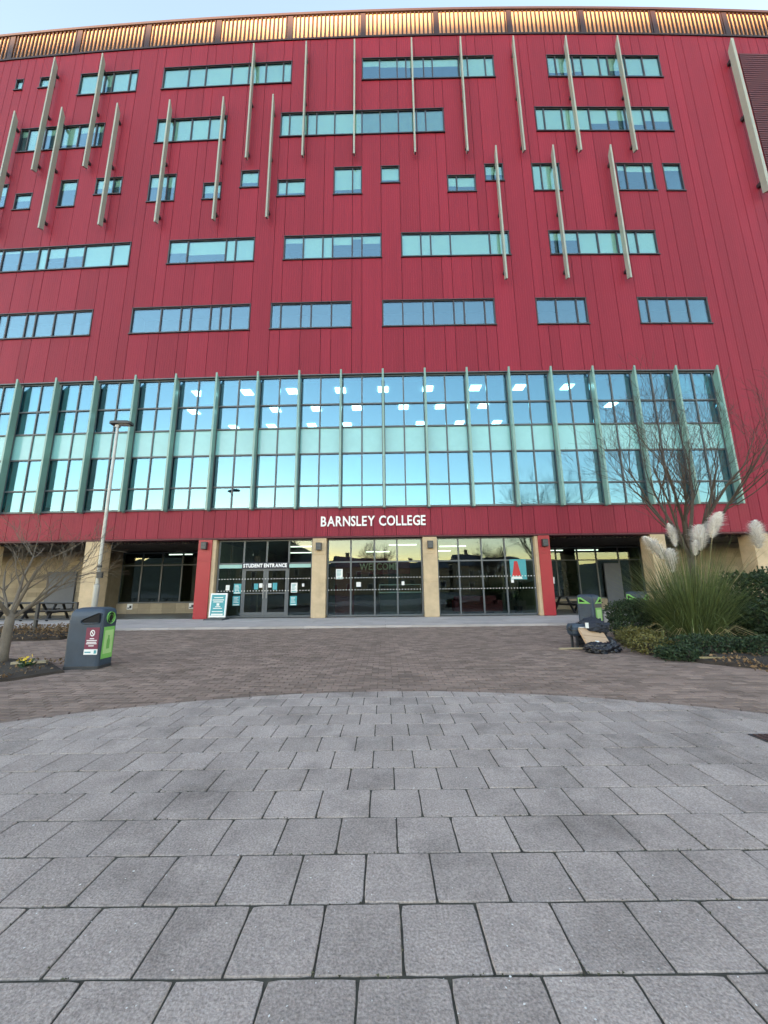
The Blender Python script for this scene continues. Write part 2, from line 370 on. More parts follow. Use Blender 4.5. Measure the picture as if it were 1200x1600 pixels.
# cladding panels: seams on the module grid
KMIN, KMAX = -53, 51
S = {KMIN, KMAX}
for ks, *_ in windows: S.add(ks[0]); S.add(ks[-1])
S = sorted(S); S2 = [S[0]]
for k in S[1:]:
    while k-S2[-1] > 2:
        S2.append(S2[-1]+(1 if rnd.random() < .72 else 2) if k-S2[-1] != 3 else S2[-1]+2)
    S2.append(k)
ZB, ZT, CT = 4.90, 33.56, 11.52
CURT_R = 16.07
cells = []
for a, b in zip(S2, S2[1:]):
    zlo = CT if U(a) < CURT_R-.1 else 3.6      # full height beyond the curtain wall
    cuts = sorted((z0-.06, z1+.045) for ks, z0, z1, _ in windows if ks[0] <= a and b <= ks[-1])
    z = zlo
    for c0, c1 in cuts+[(ZT, ZT)]:
        if c0-z > .1: cells.append((a, b, z, c0))
        z = c1
def dark_zone(a, z0): return U(a) > 21.2
cells.sort(key=lambda c: abs((U(c[0])+U(c[1]))/2))
rest = FB()
fascia_us = []
u = -18.0
nf = 0
for i, (a, b, z0, z1) in enumerate(cells):
    ua, ub = U(a)+.011, U(b)-.011
    if abs((ua+ub)/2) < 23.2 and i < 298 and not (ua > 21.3):
        c = (ua+ub)/2; w = ub-ua
        link('cladding_panel', boxmesh('cladding_panel', -w/2, w/2, 0, .045, 0, z1-z0-.012, m_clad), building, F(c, rnd.uniform(-.003, .003), z0+.006), ang(c)+rnd.uniform(-.0015, .0015))
    else: rest.fbox(ua, ub, 0, .045, z0+.006, z1-.006)
tag(rest.build('cladding_panel_run', m_clad, building), kind='stuff')
# dark louvred plant panel at the far right edge
dk = FB()
for z in [20.4+.16*i for i in range(74)]: dk.fbox(21.35, 26.4, -.05, -.006, z, z+.11)
tag(dk.build('louvre_bank', m_maroon, building), kind='stuff')
# fascia band above the ground floor
KFULL = min(q for q in S2 if U(q) >= CURT_R-.1)
k = -53; fl = FB()
while k < 52:
    st = 1 if rnd.random() < .72 else 2
    if k >= KFULL: break
    st = min(st, KFULL-k)
    ua, ub = U(k)+.010, U(k+st)-.010; c = (ua+ub)/2; w = ub-ua
    link('fascia_panel', boxmesh('fascia_panel', -w/2, w/2, 0, .045, 0, 1.28, m_fascia), building, F(c, rnd.uniform(-.003, .003), 3.60), ang(c)); k += st
if U(KFULL)-CURT_R > .12: ep = FB(); ep.fbox(CURT_R+.06, U(KFULL)-.011, 0, .045, 4.89, 11.5); ep.build('cladding_panel', m_clad, building)
tr = FB(); tr.fbox(-27.5, 26.5, -.035, .5, 3.52, 3.585); tr.build('fascia_trim', m_maroon, building)
# cavity walls behind the cladding
bk = FB()
bk.fbox(-27.4, 26.4, .95, 1.05, 11.6, 33.6); bk.fbox(CURT_R+.05, 26.4, .5, .6, 3.6, 11.5); bk.fbox(-27.4, CURT_R, .12, .2, 3.6, 4.86)
bk.fbox(-27.4, 26.4, .05, .95, 33.42, 33.55); bk.fbox(-27.4, CURT_R, .05, .95, 11.52, 11.6)
bk.build('inner_wall', m_back, building)
# main body: roof, sides and back
bd = FB()
bd.fbox(-27.6, 26.6, 1.2, 16, 35.0, 35.3); bd.fbox(-27.6, -27.45, .0, 16, 0, 35.0); bd.fbox(26.45, 26.6, 0, 16, 0, 35.0); bd.fbox(-27.6, 26.6, 16, 16.2, 0, 35.3)
bd.build('rear_wall', m_clad, building)

# roof louvre screen
sc = FB(); sc.fbox(-27.6, 26.6, .075, .15, 33.66, 35.62); sc.build('screen_panel', m_screen, building)
rl = FB(); rl.fbox(-27.6, 26.6, -.06, .9, 35.62, 35.80); rl.fbox(-27.6, 26.6, -.05, .6, 33.57, 33.70)
rl.build('screen_rail', m_slat, building)
i = 0; u = -27.4
while u < 26.4:
    wide = i % 17 == 0
    w = .16 if wide else .04
    link('louvre_slat', boxmesh('louvre_slat', -w, w, 0, .05 if not wide else .07, 33.70, 35.62, m_slat), building, F(u, .0, 0), ang(u)); u += .255 if not wide else .33; i += 1

# projecting vertical fins
fin = MB()
def fin_mesh(L, w=.085, d=.25, name='vertical_fin', mat=m_fin):
    b = MB(); y0, y1 = -.16-d, -.16
    b.loft([[(-w/2, y0, 0), (w/2, y0, 0), (w/2, y1, 0.12), (-w/2, y1, 0.12)], [(-w/2, y0, L), (w/2, y0, L), (w/2, y1, L-.42), (-w/2, y1, L-.42)]])
    me = bpy.data.meshes.new(name); me.from_pydata(b.v, [], b.f); me.materials.append(mat); return me
fm = fin_mesh(8.35)
me_b = boxmesh('fin_bracket', -.05, .05, -.17, .02, 0, .16, m_frame)
for us, z in (((-19.9, -16.85, -7.5, -4.33, -1.44, 1.96, 4.87, 8.02, 11.15, 14.25, 21.1), 24.4), ((-21.75, -18.8, -15.4, -12.25, -9.07, -6.15), 20.45), ((6.43, 9.6, 12.8), 16.4)):
    for u in us:
        ut = u*.976
        o = link('vertical_fin', fm, building, F(ut, 0, z), ang(ut)); [link('fin_bracket', me_b, o, (0, 0, zb)) for zb in (.55, 4.1, 7.3)]
        if u > 20: o.scale = (1.9, 1.2, 1.3); o.location.z = 21.7

# ------------------------------------------------------------------ glazed middle storeys
RZ = [4.93, 5.95, 7.49, 8.79, 9.97, 11.42]
ULEFT = -26.0
cw = FB()
for z in RZ: cw.fbox(ULEFT, CURT_R, -.01, .10, z-.035, z+.035)
cw.fbox(ULEFT, CURT_R, -.06, .12, 4.875, 4.895); cw.fbox(ULEFT, CURT_R, -.10, .12, 11.455, 11.51)
k = 0; u = ULEFT
while u <= CURT_R+.01:
    for z0, z1 in zip(RZ, RZ[1:]): cw.fbox(u-.03, u+.03, 0, .11, z0+.036, z1-.036)
    u += 1.0
curtain = cw.build('curtain_wall', m_cframe, building)
bl_up = {-10: 1, -9: 0, -8: 0, -7: .55, -6: 1, -5: .9, 6: .0, 7: .35, 8: .8}
for i in range(42):
    u0_ = ULEFT+i*1.0+.03; c = u0_+.47; bay = math.floor((u0_+.01)/2.0)
    for r, (z0, z1) in enumerate(zip(RZ, RZ[1:])):
        if r == 2:
            link('spandrel_panel', boxmesh('spandrel_panel', -.468, .468, 0, .03, .037, z1-z0-.037, m_spandrel), curtain, F(c, .045, z0), ang(c))
            continue
        p = link('glass_pane', boxmesh('glass_pane', -.468, .468, 0, .03, .037, z1-z0-.037, m_glass), curtain, F(c, .045, z0), ang(c)+rnd.uniform(-.003, .003)); p.rotation_euler.x = rnd.uniform(-.0025, .0025)
    bu = 0
    if bay <= -5 and rnd.random() < .72: bu = rnd.choice((.45, 1, 1, .8))
    if bay in (7,): bu = .38
    if bay >= 8 : bu = .75
    if bu:
        zb = 11.35-(11.35-8.85)*bu
        link('roller_blind', boxmesh('roller_blind', -.46, .46, 0, .006, zb, 11.36, m_blind), curtain, F(c, .20, 0), ang(c))
    lo = rnd.choice((1, 1, .9)) if (bay <= -5 and rnd.random() < .85) or rnd.random() < .12 else 0
    if lo: link('roller_blind', boxmesh('roller_blind', -.46, .46, 0, .006, 7.45-2.5*lo, 7.45, m_blind), curtain, F(c, .20, 0), ang(c))
# glass fins standing off the curtain wall
b = MB(); w = .045; L = 6.66
b.loft([[(-w, -.33, 0), (w, -.33, 0), (w, -.03, .05), (-w, -.03, .05)], [(-w, -.33, L+.12), (w, -.33, L+.12), (w, -.03, L-.32), (-w, -.03, L-.32)]])
me_cf = bpy.data.meshes.new('glass_fin'); me_cf.from_pydata(b.v, [], b.f); me_cf.materials.append(m_cfin)
me_cl = boxmesh('fin_channel', -.075, .075, -.035, .0, .0, L-.34, m_cframe)
for k in range(-13, 9):
    u = 2.0*k+.02; o = link('glass_fin', me_cf, building, F(u, 0, 4.82), ang(u)); link('fin_channel', me_cl, o)
# floors, ceilings and back wall inside
it = FB(); it.fbox(ULEFT-1, CURT_R, .16, 12, 4.6, 4.88); it.fbox(ULEFT-1, CURT_R, .16, 12, 8.35, 8.6); it.build('floor_slab', m_floor, building)
it = FB(); it.fbox(ULEFT-1, CURT_R, .30, 12, 11.25, 11.35); it.fbox(ULEFT-1, CURT_R, .25, 12, 7.75, 7.85); it.build('ceiling_slab', m_ceil, building)
it = FB(); it.fbox(ULEFT-1, CURT_R, 12, 12.1, 4.9, 11.3); it.fbox(CURT_R, CURT_R+.1, .3, 12, 4.9, 11.3); it.build('office_wall', m_room, building)
me_l = boxmesh('ceiling_light', -.25, .25, -.26, .26, -.03, 0, m_lamp)
for j, y in enumerate((1.0, 3.0, 5.2)):
    for i in range(-5, 6):
        if rnd.random() < (.12, .25, .5)[j]: continue
        u = i*2.35+.05+(.9 if j % 2 else 0)+rnd.uniform(-.2, .2)
        if -11.5 < u < 13.5: link('ceiling_light', me_l, building, F(u, y, 11.245), ang(u))

# ------------------------------------------------------------------ ground floor
def column(u0_, u1_, mat, name, y0=-.02, y1=.62, joints=()):
    b = FB(); zs = [.07]+list(joints)+[3.515]
    for z0, z1 in zip(zs, zs[1:]): b.fbox(u0_, u1_, y0, y1, z0+.008, z1-.008)
    if joints: b.fbox(u0_+.02, u1_-.02, y0+.02, y1-.02, .07, 3.51)
    return b.build(name, mat, building)
column(-3.2, -2.58, m_stone, 'stone_column', joints=(1.55, 2.78)); column(1.7, 2.33, m_stone, 'stone_column', joints=(1.55, 2.76))
column(-8.28, -7.55, m_stone, 'stone_column', y0=.03); column(6.66, 7.25, m_stone, 'stone_column', y0=.03)
column(-8.33, -7.72, m_redcol, 'red_column', y0=-.04, y1=.56, joints=(2.55,)); column(6.80, 7.30, m_redcol, 'red_column', y0=-.04, y1=.56, joints=(2.72,))
for a, b_ in ((-13.55, -12.9), (11.8, 12.45), (-18.9, -18.2), (16.4, 17.1), (20.8, 21.5)): column(a, b_, m_stone, 'stone_column', y1=.7, joints=(1.25, 1.9, 2.75))
# recessed side walls, glazing, soffit
rc = FB(); RY = 4.4
for a, b_ in ((-14.9, -8.2), (7.35, 14.2)):
    n = 0
rc.fbox(-7.62, -7.5, .3, RY, .05, 3.5); rc.fbox(6.75, 6.87, .3, RY, .05, 3.5)
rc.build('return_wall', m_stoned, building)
def glazing(u0_, u1_, y, z0, z1, n, trans=None, name='shopfront', door=None, mg=m_gglass):
    """framed glazing with one pane per opening"""
    f = FB(); t = .035; us = [u0_+(u1_-u0_)*i/n for i in range(n+1)] if isinstance(n, int) else n
    f.fbox(us[0], us[-1], y-.04, y+.07, z1-.06, z1); f.fbox(us[0], us[-1], y-.04, y+.07, z0, z0+.07)
    for u in us: f.fbox(u-t, u+t, y-.03, y+.06, z0+.071, z1-.061)
    if trans:
        for a, b_ in zip(us, us[1:]): f.fbox(a+t, b_-t, y-.028, y+.058, trans-.03, trans+.03)
    fr = f.build(name, m_gframe, building)
    for i, (a, b_) in enumerate(zip(us, us[1:])):
        for za, zb in ((z0+.072, (trans or z1)-.032), ((trans or z1)+.032, z1-.062)):
            if zb-za < .1: continue
            c = (a+b_)/2; w = (b_-a)/2-t-.002
            if door and i in door and za < 1: continue
            p = link('glass_pane', boxmesh('glass_pane', -w, w, 0, .02, 0, zb-za, mg), fr, F(c, y, za), ang(c)+rnd.uniform(-.004, .004)); p.rotation_euler.x = rnd.uniform(-.003, .003)
    return fr
GY = .26
glazing(-2.57, 1.69, GY, .10, 3.50, [-2.54, -1.51, -.45, .56, 1.66], 2.46)
glazing(2.34, 6.66, GY, .10, 3.50, [2.37, 3.30, 4.33, 5.37, 6.62], 2.46)
sf = glazing(-7.5, -3.21, GY, .10, 3.50, [-7.47, -6.34, -5.30, -4.30, -3.25], 2.44, door=(1, 2))
# double doors
for u0_, u1_, hs in ((-6.30, -5.325, 1), (-5.275, -4.335, -1)):
    w = (u1_-u0_)/2; c = (u0_+u1_)/2; d = MB()
    d.box(-w, -w+.09, -.02, .04, .02, 2.06); d.box(w-.09, w, -.02, .04, .02, 2.06); d.box(-w+.09, w-.09, -.02, .04, .02, .16); d.box(-w+.09, w-.09, -.02, .04, 1.96, 2.06); d.box(-w+.09, w-.09, -.015, .035, .95, 1.0)
    dr = d.build('door', m_gframe, sf, F(c, GY-.02, .16), ang(c))
    for za, zb in ((.162, .948), (1.002, 1.958)): link('door_pane', boxmesh('door_pane', -w+.092, w-.092, 0, .02, za, zb, m_gglass), dr)
    h = MB(); h.tube([(hs*(w-.05), -.07, .75), (hs*(w-.05), -.07, 1.35)], .015, 8); h.bar((hs*(w-.05), -.07, .8), (hs*(w-.05), -.02, .8), .02); h.bar((hs*(w-.05), -.07, 1.3), (hs*(w-.05), -.02, 1.3), .02)
    h.build('door_handle', m_gal, dr)
m_film = M('pale_teal_film', (.30, .50, .46), .5)
for a, b_ in ((-7.43, -6.38), (-4.26, -3.29)):
    hd = FB(); hd.fbox(a, b_, GY-.05, GY-.032, 2.24, 2.40); hd.build('teal_film', m_film, sf)
# manifestation dots on the glass
dm = FB()
for a, b_ in ((-7.4, -3.3), (-2.5, 1.62), (2.4, 6.58)):
    u = a
    while u < b_:
        for z in (1.22, 1.74): dm.fbox(u, u+.038, GY-.075, GY-.071, z, z+.038)
        u += .13
tag(dm.build('manifestation_dots', m_paper, building), kind='stuff')
# recess glazing left and right, low stone walls under it
glazing(-15.0, -8.0, RY, .62, 3.42, 6, 2.7, name='recess_glazing'); glazing(7.2, 14.3, RY, .62, 3.42, [7.25, 8.35, 9.5, 10.7, 11.75, 13.0, 14.25], 2.7, name='recess_glazing')
lw = FB(); t0 = rnd
for a, b_ in ((-15.0, -8.0), (7.2, 14.3)):
    u = a
    while u < b_-.05:
        w = min(rnd.uniform(.5, .8), b_-u)
        for z0, z1 in ((.07, .34), (.345, .61)): lw.fbox(u+.004, u+w-.004, RY-.12+rnd.uniform(-.006, .006), RY+.2, z0, z1, tone=rnd.random())
        u += w
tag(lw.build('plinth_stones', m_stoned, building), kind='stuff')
# coursed stone walls at the outer ends
sw = FB()
for a, b_ in ((-27.3, -15.0), (14.3, 26.3)):
    z = .07; r = 0
    while z < 3.5:
        h = .24; u = a-(.3 if r % 2 else 0); r += 1
        while u < b_:
            w = rnd.uniform(.5, .75); ua, ub = max(a, u), min(b_, u+w)
            if ub-ua > .05: sw.fbox(ua+.004, ub-.004, 3.4+rnd.uniform(-.006, .006), 3.7, z+.004, min(z+h, 3.5)-.004, tone=rnd.random())
            u += w
        z += h
    sw.fbox(a, b_, 3.45, 3.68, .07, 3.5, tone=.1)
sw.fbox(-15.15, -15.0, 3.7, 4.6, .07, 3.5, tone=.5); sw.fbox(14.3, 14.45, 3.7, 4.6, .07, 3.5, tone=.5)
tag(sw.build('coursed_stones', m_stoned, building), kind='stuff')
pn = FB(); pn.fbox(-18.3, -16.7, 3.30, 3.38, .3, 2.35); pn.build('metal_panel', m_door, building)
pn = FB(); pn.fbox(12.05, 12.95, RY-.16, RY-.05, .15, 2.5); pn.build('service_door', m_door, building)
so = FB(); u = -27.3
while u < 26.3:
    if not (-7.5 < u < 6.7): so.fbox(u, u+.10, .52, 3.9, 3.44, 3.512, tone=rnd.random())
    u += .17
tag(so.build('soffit_slats', m_soffit, building), kind='stuff')
it = FB(); it.fbox(-27.3, 26.3, .25, 14, 3.53, 3.59); it.build('soffit_board', m_back, building)
# interior of the entrance hall
it = FB(); it.fbox(-27.3, 26.3, .3, 14, .02, .066); it.build('hall_floor', m_floor, building)
it = FB(); it.fbox(-27.3, 26.3, 13.6, 13.8, .07, 3.5); it.fbox(-7.4, -7.3, 5.0, 13.6, .07, 3.5); it.fbox(6.6, 6.7, 5.0, 13.6, .07, 3.5); it.build('hall_wall', m_iwall, building)
it = FB(); it.fbox(-2.4, 1.2, 1.6, 1.75, 1.95, 2.85); it.fbox(-2.4, -1.5, 1.6, 1.75, .07, 1.95); it.fbox(2.2, 2.3, 1.6, 6, .07, 3.4); it.build('hall_partition', m_ired, building)
it = FB(); it.fbox(-27.3, 26.3, 13.35, 13.4, 1.9, 3.3); it.fbox(-12.5, -9.6, 9.0, 9.2, .07, 2.2); it.fbox(8.5, 13.5, 8.0, 8.1, .07, 3.3); it.build('hall_screen', m_iwall, building)
st = MB()
me_t = boxmesh('strip_and_fill_light', -.7, .7, -.05, .05, -.05, 0, m_tube)
for u, y in ((-4.2, 2.6), (.9, 2.4), (3.6, 3.4), (-10.5, 6), (-12.6, 6), (-9.2, 7), (10.2, 6.5), (12.4, 6.5), (3.2, 6), (-5.2, 6), (-.5, 6)): link('strip_and_fill_light', me_t, building, F(u, y, 3.46), ang(u))  # the left recess strips are added to brighten that interior

# ------------------------------------------------------------------ things on and behind the entrance front
def onf(u, y, z): return BO+F(u, y, z)
sg = thing('lettering_sign', 'white capital letters reading BARNSLEY COLLEGE on the crimson band above the entrance', 'sign', onf(-.49, -.03, 4.05), ang(-.49))
text_row('BARNSLEY COLLEGE', 4.70, .44, m_lwhite, sg, ext=.02, bold=.012)
sg = thing('entrance_sign', 'dark header sign reading STUDENT ENTRANCE over the double doors', 'sign', onf(-5.34, GY-.09, 2.23), ang(-5.34))
b = MB(); b.box(-1.04, 1.04, 0, .05, -.02, .25); b.build('sign_panel', m_navy, sg)
text_row('STUDENT ENTRANCE', 1.96, .155, m_lwhite, sg, z=.04, y=-.006, ext=.004, bold=.010)
sg = thing('welcome_lettering', 'tan letters reading WELCOME on the dark red wall inside the middle bay', 'sign', onf(-.30, 1.57, 2.16), ang(-.3))
text_row('WELCOME', 1.85, .32, m_tan, sg, ext=.015, bold=.008)
def wall_light(u, z, where, y=-.03):
    t = thing('wall_light', f'dark box wall light on the {where}', 'wall light', onf(u, y, z), ang(u), 'wall lights on the entrance columns')
    b = MB(); b.box(-.12, .12, -.17, -.02, -.16, .16); b.build('lamp_body', m_dmetal, t)
    b = MB(); b.box(-.05, .05, -.03, .0, -.08, .08); b.build('mount', m_gal, t)
    b = MB()
    for i in range(4): b.box(-.10, .10, -.185, -.171, -.12+i*.065, -.085+i*.065)
    b.build('grille', m_gframe, t)
wall_light(-8.02, 3.24, 'red column left of the student doors', -.04); wall_light(-2.9, 3.14, 'stone column between student doors and middle bay'); wall_light(2.02, 3.16, 'stone column right of the WELCOME wall'); wall_light(7.05, 3.18, 'red column right of the poster', -.04)
def notice(u, z, w, h, mat, label, name='paper_notice', cat='notice', y=GY-.035):
    b = MB(); b.box(-w/2, w/2, 0, .004, -h/2, h/2)
    o = tag(b.build(name, mat, None, onf(u, y, z), ang(u)), label, cat); return o
def poster(u, z, w, h, label, y=GY-.035, base=m_teal):
    t = thing('poster', label, 'poster', onf(u, y, z), ang(u), 'posters taped inside the glazing')
    b = MB(); b.box(-w/2, w/2, 0, .004, -h/2, h/2); b.build('sheet', base, t)
    b = MB()
    for i in range(5): b.box(-w*.36, w*rnd.uniform(.1, .36), -.003, -.001, h*(.32-.13*i), h*(.32-.13*i)+h*.05)
    b.box(-w*.4, w*.4, -.003, -.001, -h*.45, -h*.36); b.build('print', m_paper if base is m_teal else m_teal, t)
notice(-6.99, 1.39, .17, .23, m_paper, 'white paper notice in the glass left of the student doors, beside a teal poster')
poster(-6.55, 1.34, .33, .44, 'teal poster left of the student doors, upper of two'); poster(-6.57, .82, .33, .42, 'teal poster left of the student doors, lower of two')
notice(-5.71, 1.43, .19, .26, m_teal, 'pale teal notice on the left leaf of the student doors', y=GY-.06); notice(-5.50, 1.47, .15, .19, m_paper, 'white paper notice on the left leaf of the student doors', y=GY-.06)
notice(-5.10, 1.47, .15, .18, m_paper, 'white paper notice on the right leaf of the student doors', y=GY-.06); notice(-4.87, 1.43, .2, .3, m_teal, 'pale teal notice on the right leaf of the student doors', y=GY-.06)
poster(-4.02, 1.36, .28, .42, 'pale poster with teal print right of the student doors, upper of two', base=m_paper); poster(-4.03, .80, .30, .40, 'teal poster right of the student doors, lower of two')
notice(-3.62, 1.47, .10, .13, m_paper, 'tiny white notice in the glass right of the student doors')
poster(-2.02, 1.93, .30, .44, 'pale printed poster high in the middle bay glass', base=m_paper); notice(-1.16, 1.47, .2, .2, m_paper, 'white square notice in the middle bay under the WELCOME letters')
notice(.80, 1.5, .12, .16, m_paper, 'small white notice near the right of the middle bay'); notice(5.62, 1.55, .12, .16, m_paper, 'small white notice under the red poster')
t = thing('red_poster', 'teal poster with a big red shape at the right of the right bay', 'poster', onf(5.82, GY-.036, 2.05), ang(5.8))
b = MB(); b.box(-.27, .45, 0, .004, -.44, .44); b.build('sheet', m_teal, t)
b = MB(); b.poly([(-.2, -.004, -.3), (.2, -.004, -.3), (.14, -.004, 0), (.07, -.004, .36), (-.07, -.004, .36), (-.13, -.004, 0)]); b.build('red_shape', m_redp, t)
b = MB(); b.poly([(-.25, -.003, -.42), (.25, -.003, -.42), (.22, -.003, -.32), (-.22, -.003, -.32)]); b.build('white_base', m_paper, t)
# a-board
t = thing('pavement_sign', 'teal A-frame pavement sign with white border leaning by the student entrance', 'sign', onf(-7.12, -.35, .06), ang(-7)-.08)
b = MB(); R_ = Matrix.Rotation(-.10, 4, 'X')
b.box(-.37, .37, -.03, .03, .10, 1.10); me = b.build('sign_frame', m_white, t); me.rotation_euler.x = -.08
b = MB(); b.box(-.31, .31, -.034, -.031, .17, 1.04); s1 = b.build('sheet', m_teal, t); s1.rotation_euler.x = -.08
b = MB()
for z, w in ((.90, .2), (.80, .26), (.72, .22), (.52, .12), (.45, .2), (.32, .24)): b.box(-w, w, -.037, -.0345, z, z+.035)
b.box(-.26, .26, -.037, -.0345, .18, .25); b.box(-.06, .06, -.037, -.0345, .58, .68); s2 = b.build('print', m_paper, t); s2.rotation_euler.x = -.08
b = MB(); b.loft([[(-.42, -.34, 0), (.42, -.34, 0), (.42, .3, 0), (-.42, .3, 0)], [(-.40, -.32, .05), (.40, -.32, .05), (.38, .2, .09), (-.38, .2, .09)]]); b.build('base', m_dmetal, t)
b = MB(); b.box(-.03, .03, .03, .07, .08, .6); b.build('spring_post', m_gal, t)
# small furniture behind the glass
t = thing('potted_plant', 'leafy green plant in a dark pot behind the right bay glass', 'plant', onf(6.05, 1.05, .07))
b = MB(); b.loft([[(x, y, z) for x, y in [(r*cos(a*pi/5), r*sin(a*pi/5)) for a in range(10)]] for r, z in ((.15, 0), (.21, .36), (.18, .36))]); b.build('pot', m_pot, t)
lv = MB(); stm = MB()
for i in range(5):
    a = i*1.3; tip = Vector((cos(a)*.2, sin(a)*.2, rnd.uniform(1.2, 1.7))); stm.tube([(0, 0, .3), tip*.6, tip], [.012, .01, .006], 5)
    for j in range(16):
        f_ = rnd.uniform(.4, 1); p = tip*f_+Vector((rnd.gauss(0, .12), rnd.gauss(0, .12), rnd.gauss(0, .1))); d = Vector((rnd.gauss(0, 1), rnd.gauss(0, 1), rnd.gauss(-.2, .5))).normalized(); s_ = d.cross(Vector((0, 0, 1))).normalized()*.035
        lv.poly([p, p+d*.1+s_, p+d*.24, p+d*.1-s_]); lv.t.append(rnd.random())
stm.build('stem', m_twig, t); lv.build('leaves', m_leafm, t)
t = thing('sofa', 'low maroon sofa behind the right bay glass', 'sofa', onf(4.3, 1.6, .07), ang(4))
b = MB(); b.box(-1.0, 1.0, -.35, .35, .12, .42); b.build('seat', m_sofa, t); b = MB(); b.box(-1.0, 1.0, .25, .42, .42, .82); b.build('backrest', m_sofa, t)
for s_ in (-1, 1): b = MB(); b.box(s_*1.0-.1, s_*1.0+.1, -.36, .42, .12, .62); b.build('armrest', m_sofa, t)
for s_ in (-1, 1): b = MB(); b.box(s_*.9-.03, s_*.9+.03, -.3, .3, 0, .118); b.build('foot', m_gal, t)
t = thing('reception_counter', 'dark counter with white rails behind the middle bay glass', 'counter', onf(.7, 1.5, .07), ang(.7))
b = MB(); b.box(-.95, .95, -.02, .45, 0, 1.0); b.build('counter_body', m_dmetal, t); b = MB(); b.box(-1.0, 1.0, -.06, .5, 1.0, 1.05); b.build('worktop', m_white, t)
b = MB(); b.box(-1.0, 1.0, .35, .40, 1.36, 1.40); b.box(-1.0, -.97, .35, .40, 1.05, 1.36); b.box(.97, 1.0, .35, .4, 1.05, 1.36); b.build('rail', m_white, t)
# conical tree seen through the right recess glass
t = thing('conical_tree', 'dark cone shaped fir tree behind the right recess glass', 'tree', onf(10.4, 5.6, .07))
b = MB(); b.tube([(0, 0, 0), (0, 0, 2.7)], [.05, .01], 6); b.build('trunk', m_bark, t)
lv = MB()
for i in range(1500):
    z = .35+2.45*rnd.random()**1.3; rr = (2.85-z)/2.5*.85*sqrt(rnd.random())*(1+.2*sin(z*14)); a = rnd.uniform(0, 2*pi); p = Vector((cos(a)*rr, sin(a)*rr, z)); d = Vector((cos(a), sin(a), -.35)); s_ = Vector((-sin(a), cos(a), 0))*.05
    lv.poly([p, p+d*.1+s_, p+d*.2, p+d*.1-s_]); lv.t.append(rnd.random())
lv.build('foliage', m_leafd, t)
# small plaques on walls
def plaque(u, y, z, w, h, label):
    b = MB(); b.box(-w/2, w/2, -.02, 0, -h/2, h/2); b2 = MB()
    o = tag(b.build('plaque', m_white, None, onf(u, y, z), ang(u)), label, 'plaque'); b2.box(-w*.05, w*.35, -.025, -.0205, -h*.3, h*.2); b2.box(-w*.4, w*.0, -.025, -.0205, -h*.35, -h*.15); b2.build('mark', m_dmetal, o)
plaque(-14.2, RY-.13, .45, .3, .3, 'small white plaque on the low wall right of the lamp post'); plaque(-10.7, RY-.13, .46, .3, .3, 'small white plaque on the low wall beside the red column'); plaque(-16.2, 3.38, 1.75, .3, .36, 'small white plaque on the stone wall behind the left picnic table')
b = MB(); b.box(-.09, .09, -.06, 0, -.14, .14); tag(b.build('switch_box', m_white, None, onf(7.3, .3, 1.55)+Vector((.09, 0, 0)), ang(7.3)), 'small pale box on the side of the right red column', 'box')

# ------------------------------------------------------------------ ground
g = MB(); N = 40
b = MB(); b.poly([(-2500, -2500, -.06), (2500, -2500, -.06), (2500, 2500, -.06), (-2500, 2500, -.06)]); struct(b.build('ground', m_ground))
CX, CYC, RC = 0.0, -2.5, 7.77
paving = MB(); paving.poly([(-30, -12, -.012), (30, -12, -.012), (30, 13.4, -.012), (-30, 13.4, -.012)]); paving = struct(paving.build('brick_paving', m_joint))
circ = MB(); circ.poly([(CX+(RC+.01)*cos(a*pi/90), CYC+(RC+.01)*sin(a*pi/90), -.003) for a in range(180)]); circ = struct(circ.build('slab_circle', m_joint))
SP, SD, GAP = SP_, SD_, GAP_ = .311, .3095, .0045
def clip(poly, nx, ny, d):
    out = []
    for i in range(len(poly)):
        p, q = poly[i], poly[(i+1) % len(poly)]; sp, sq = p[0]*nx+p[1]*ny-d, q[0]*nx+q[1]*ny-d
        if sp <= 0: out.append(p)
        if (sp < 0) != (sq < 0) and sp != sq:
            k = sp/(sp-sq); out.append((p[0]+(q[0]-p[0])*k, p[1]+(q[1]-p[1])*k))
    return out
def slab_rings(poly, h=.05, ch=.0025, cx=0, cy=0):
    ax = sum(p[0] for p in poly)/len(poly); ay = sum(p[1] for p in poly)/len(poly)
    def ins(d): return [(p[0]+(ax-p[0])*d/max(.02, math.hypot(p[0]-ax, p[1]-ay))*1.4, p[1]+(ay-p[1])*d/max(.02, math.hypot(p[0]-ax, p[1]-ay))*1.4) for p in poly]
    return [[(x-cx, y-cy, -h) for x, y in poly], [(x-cx, y-cy, -ch) for x, y in poly], [(x-cx, y-cy, 0) for x, y in ins(ch)]]
slab_rest = MB(); items = []
def worn(w, d):
    """a square slab outline with slightly ragged edges and the odd chipped corner"""
    cs = [(-w/2, -d/2), (w/2, -d/2), (w/2, d/2), (-w/2, d/2)]; pts = []
    for i in range(4):
        p, q = cs[i], cs[(i+1) % 4]; nx_, ny_ = (-(q[1]-p[1]), q[0]-p[0]); L = math.hypot(nx_, ny_); nx_, ny_ = nx_/L, ny_/L
        chip = rnd.random() < .25
        for k in range(7):
            f_ = k/7; dd = abs(rnd.gauss(0, .0011))+(.004 if k == 0 else 0)*rnd.random()+(.006 if chip and k == 0 else 0)
            x, y = p[0]+(q[0]-p[0])*f_, p[1]+(q[1]-p[1])*f_
            if k == 0: pts.append((x*(1-dd*4), y*(1-dd*4)))
            else: pts.append((x+nx_*dd, y+ny_*dd))
    return pts
fulls = []
for i in range(14):
    b = MB(); b.loft(slab_rings(worn(SP_-.0065, SD_-.009)))
    me = bpy.data.meshes.new('paving_slab'); me.from_pydata(b.v, [], b.f); me.materials.append(m_slab); fulls.append(me)
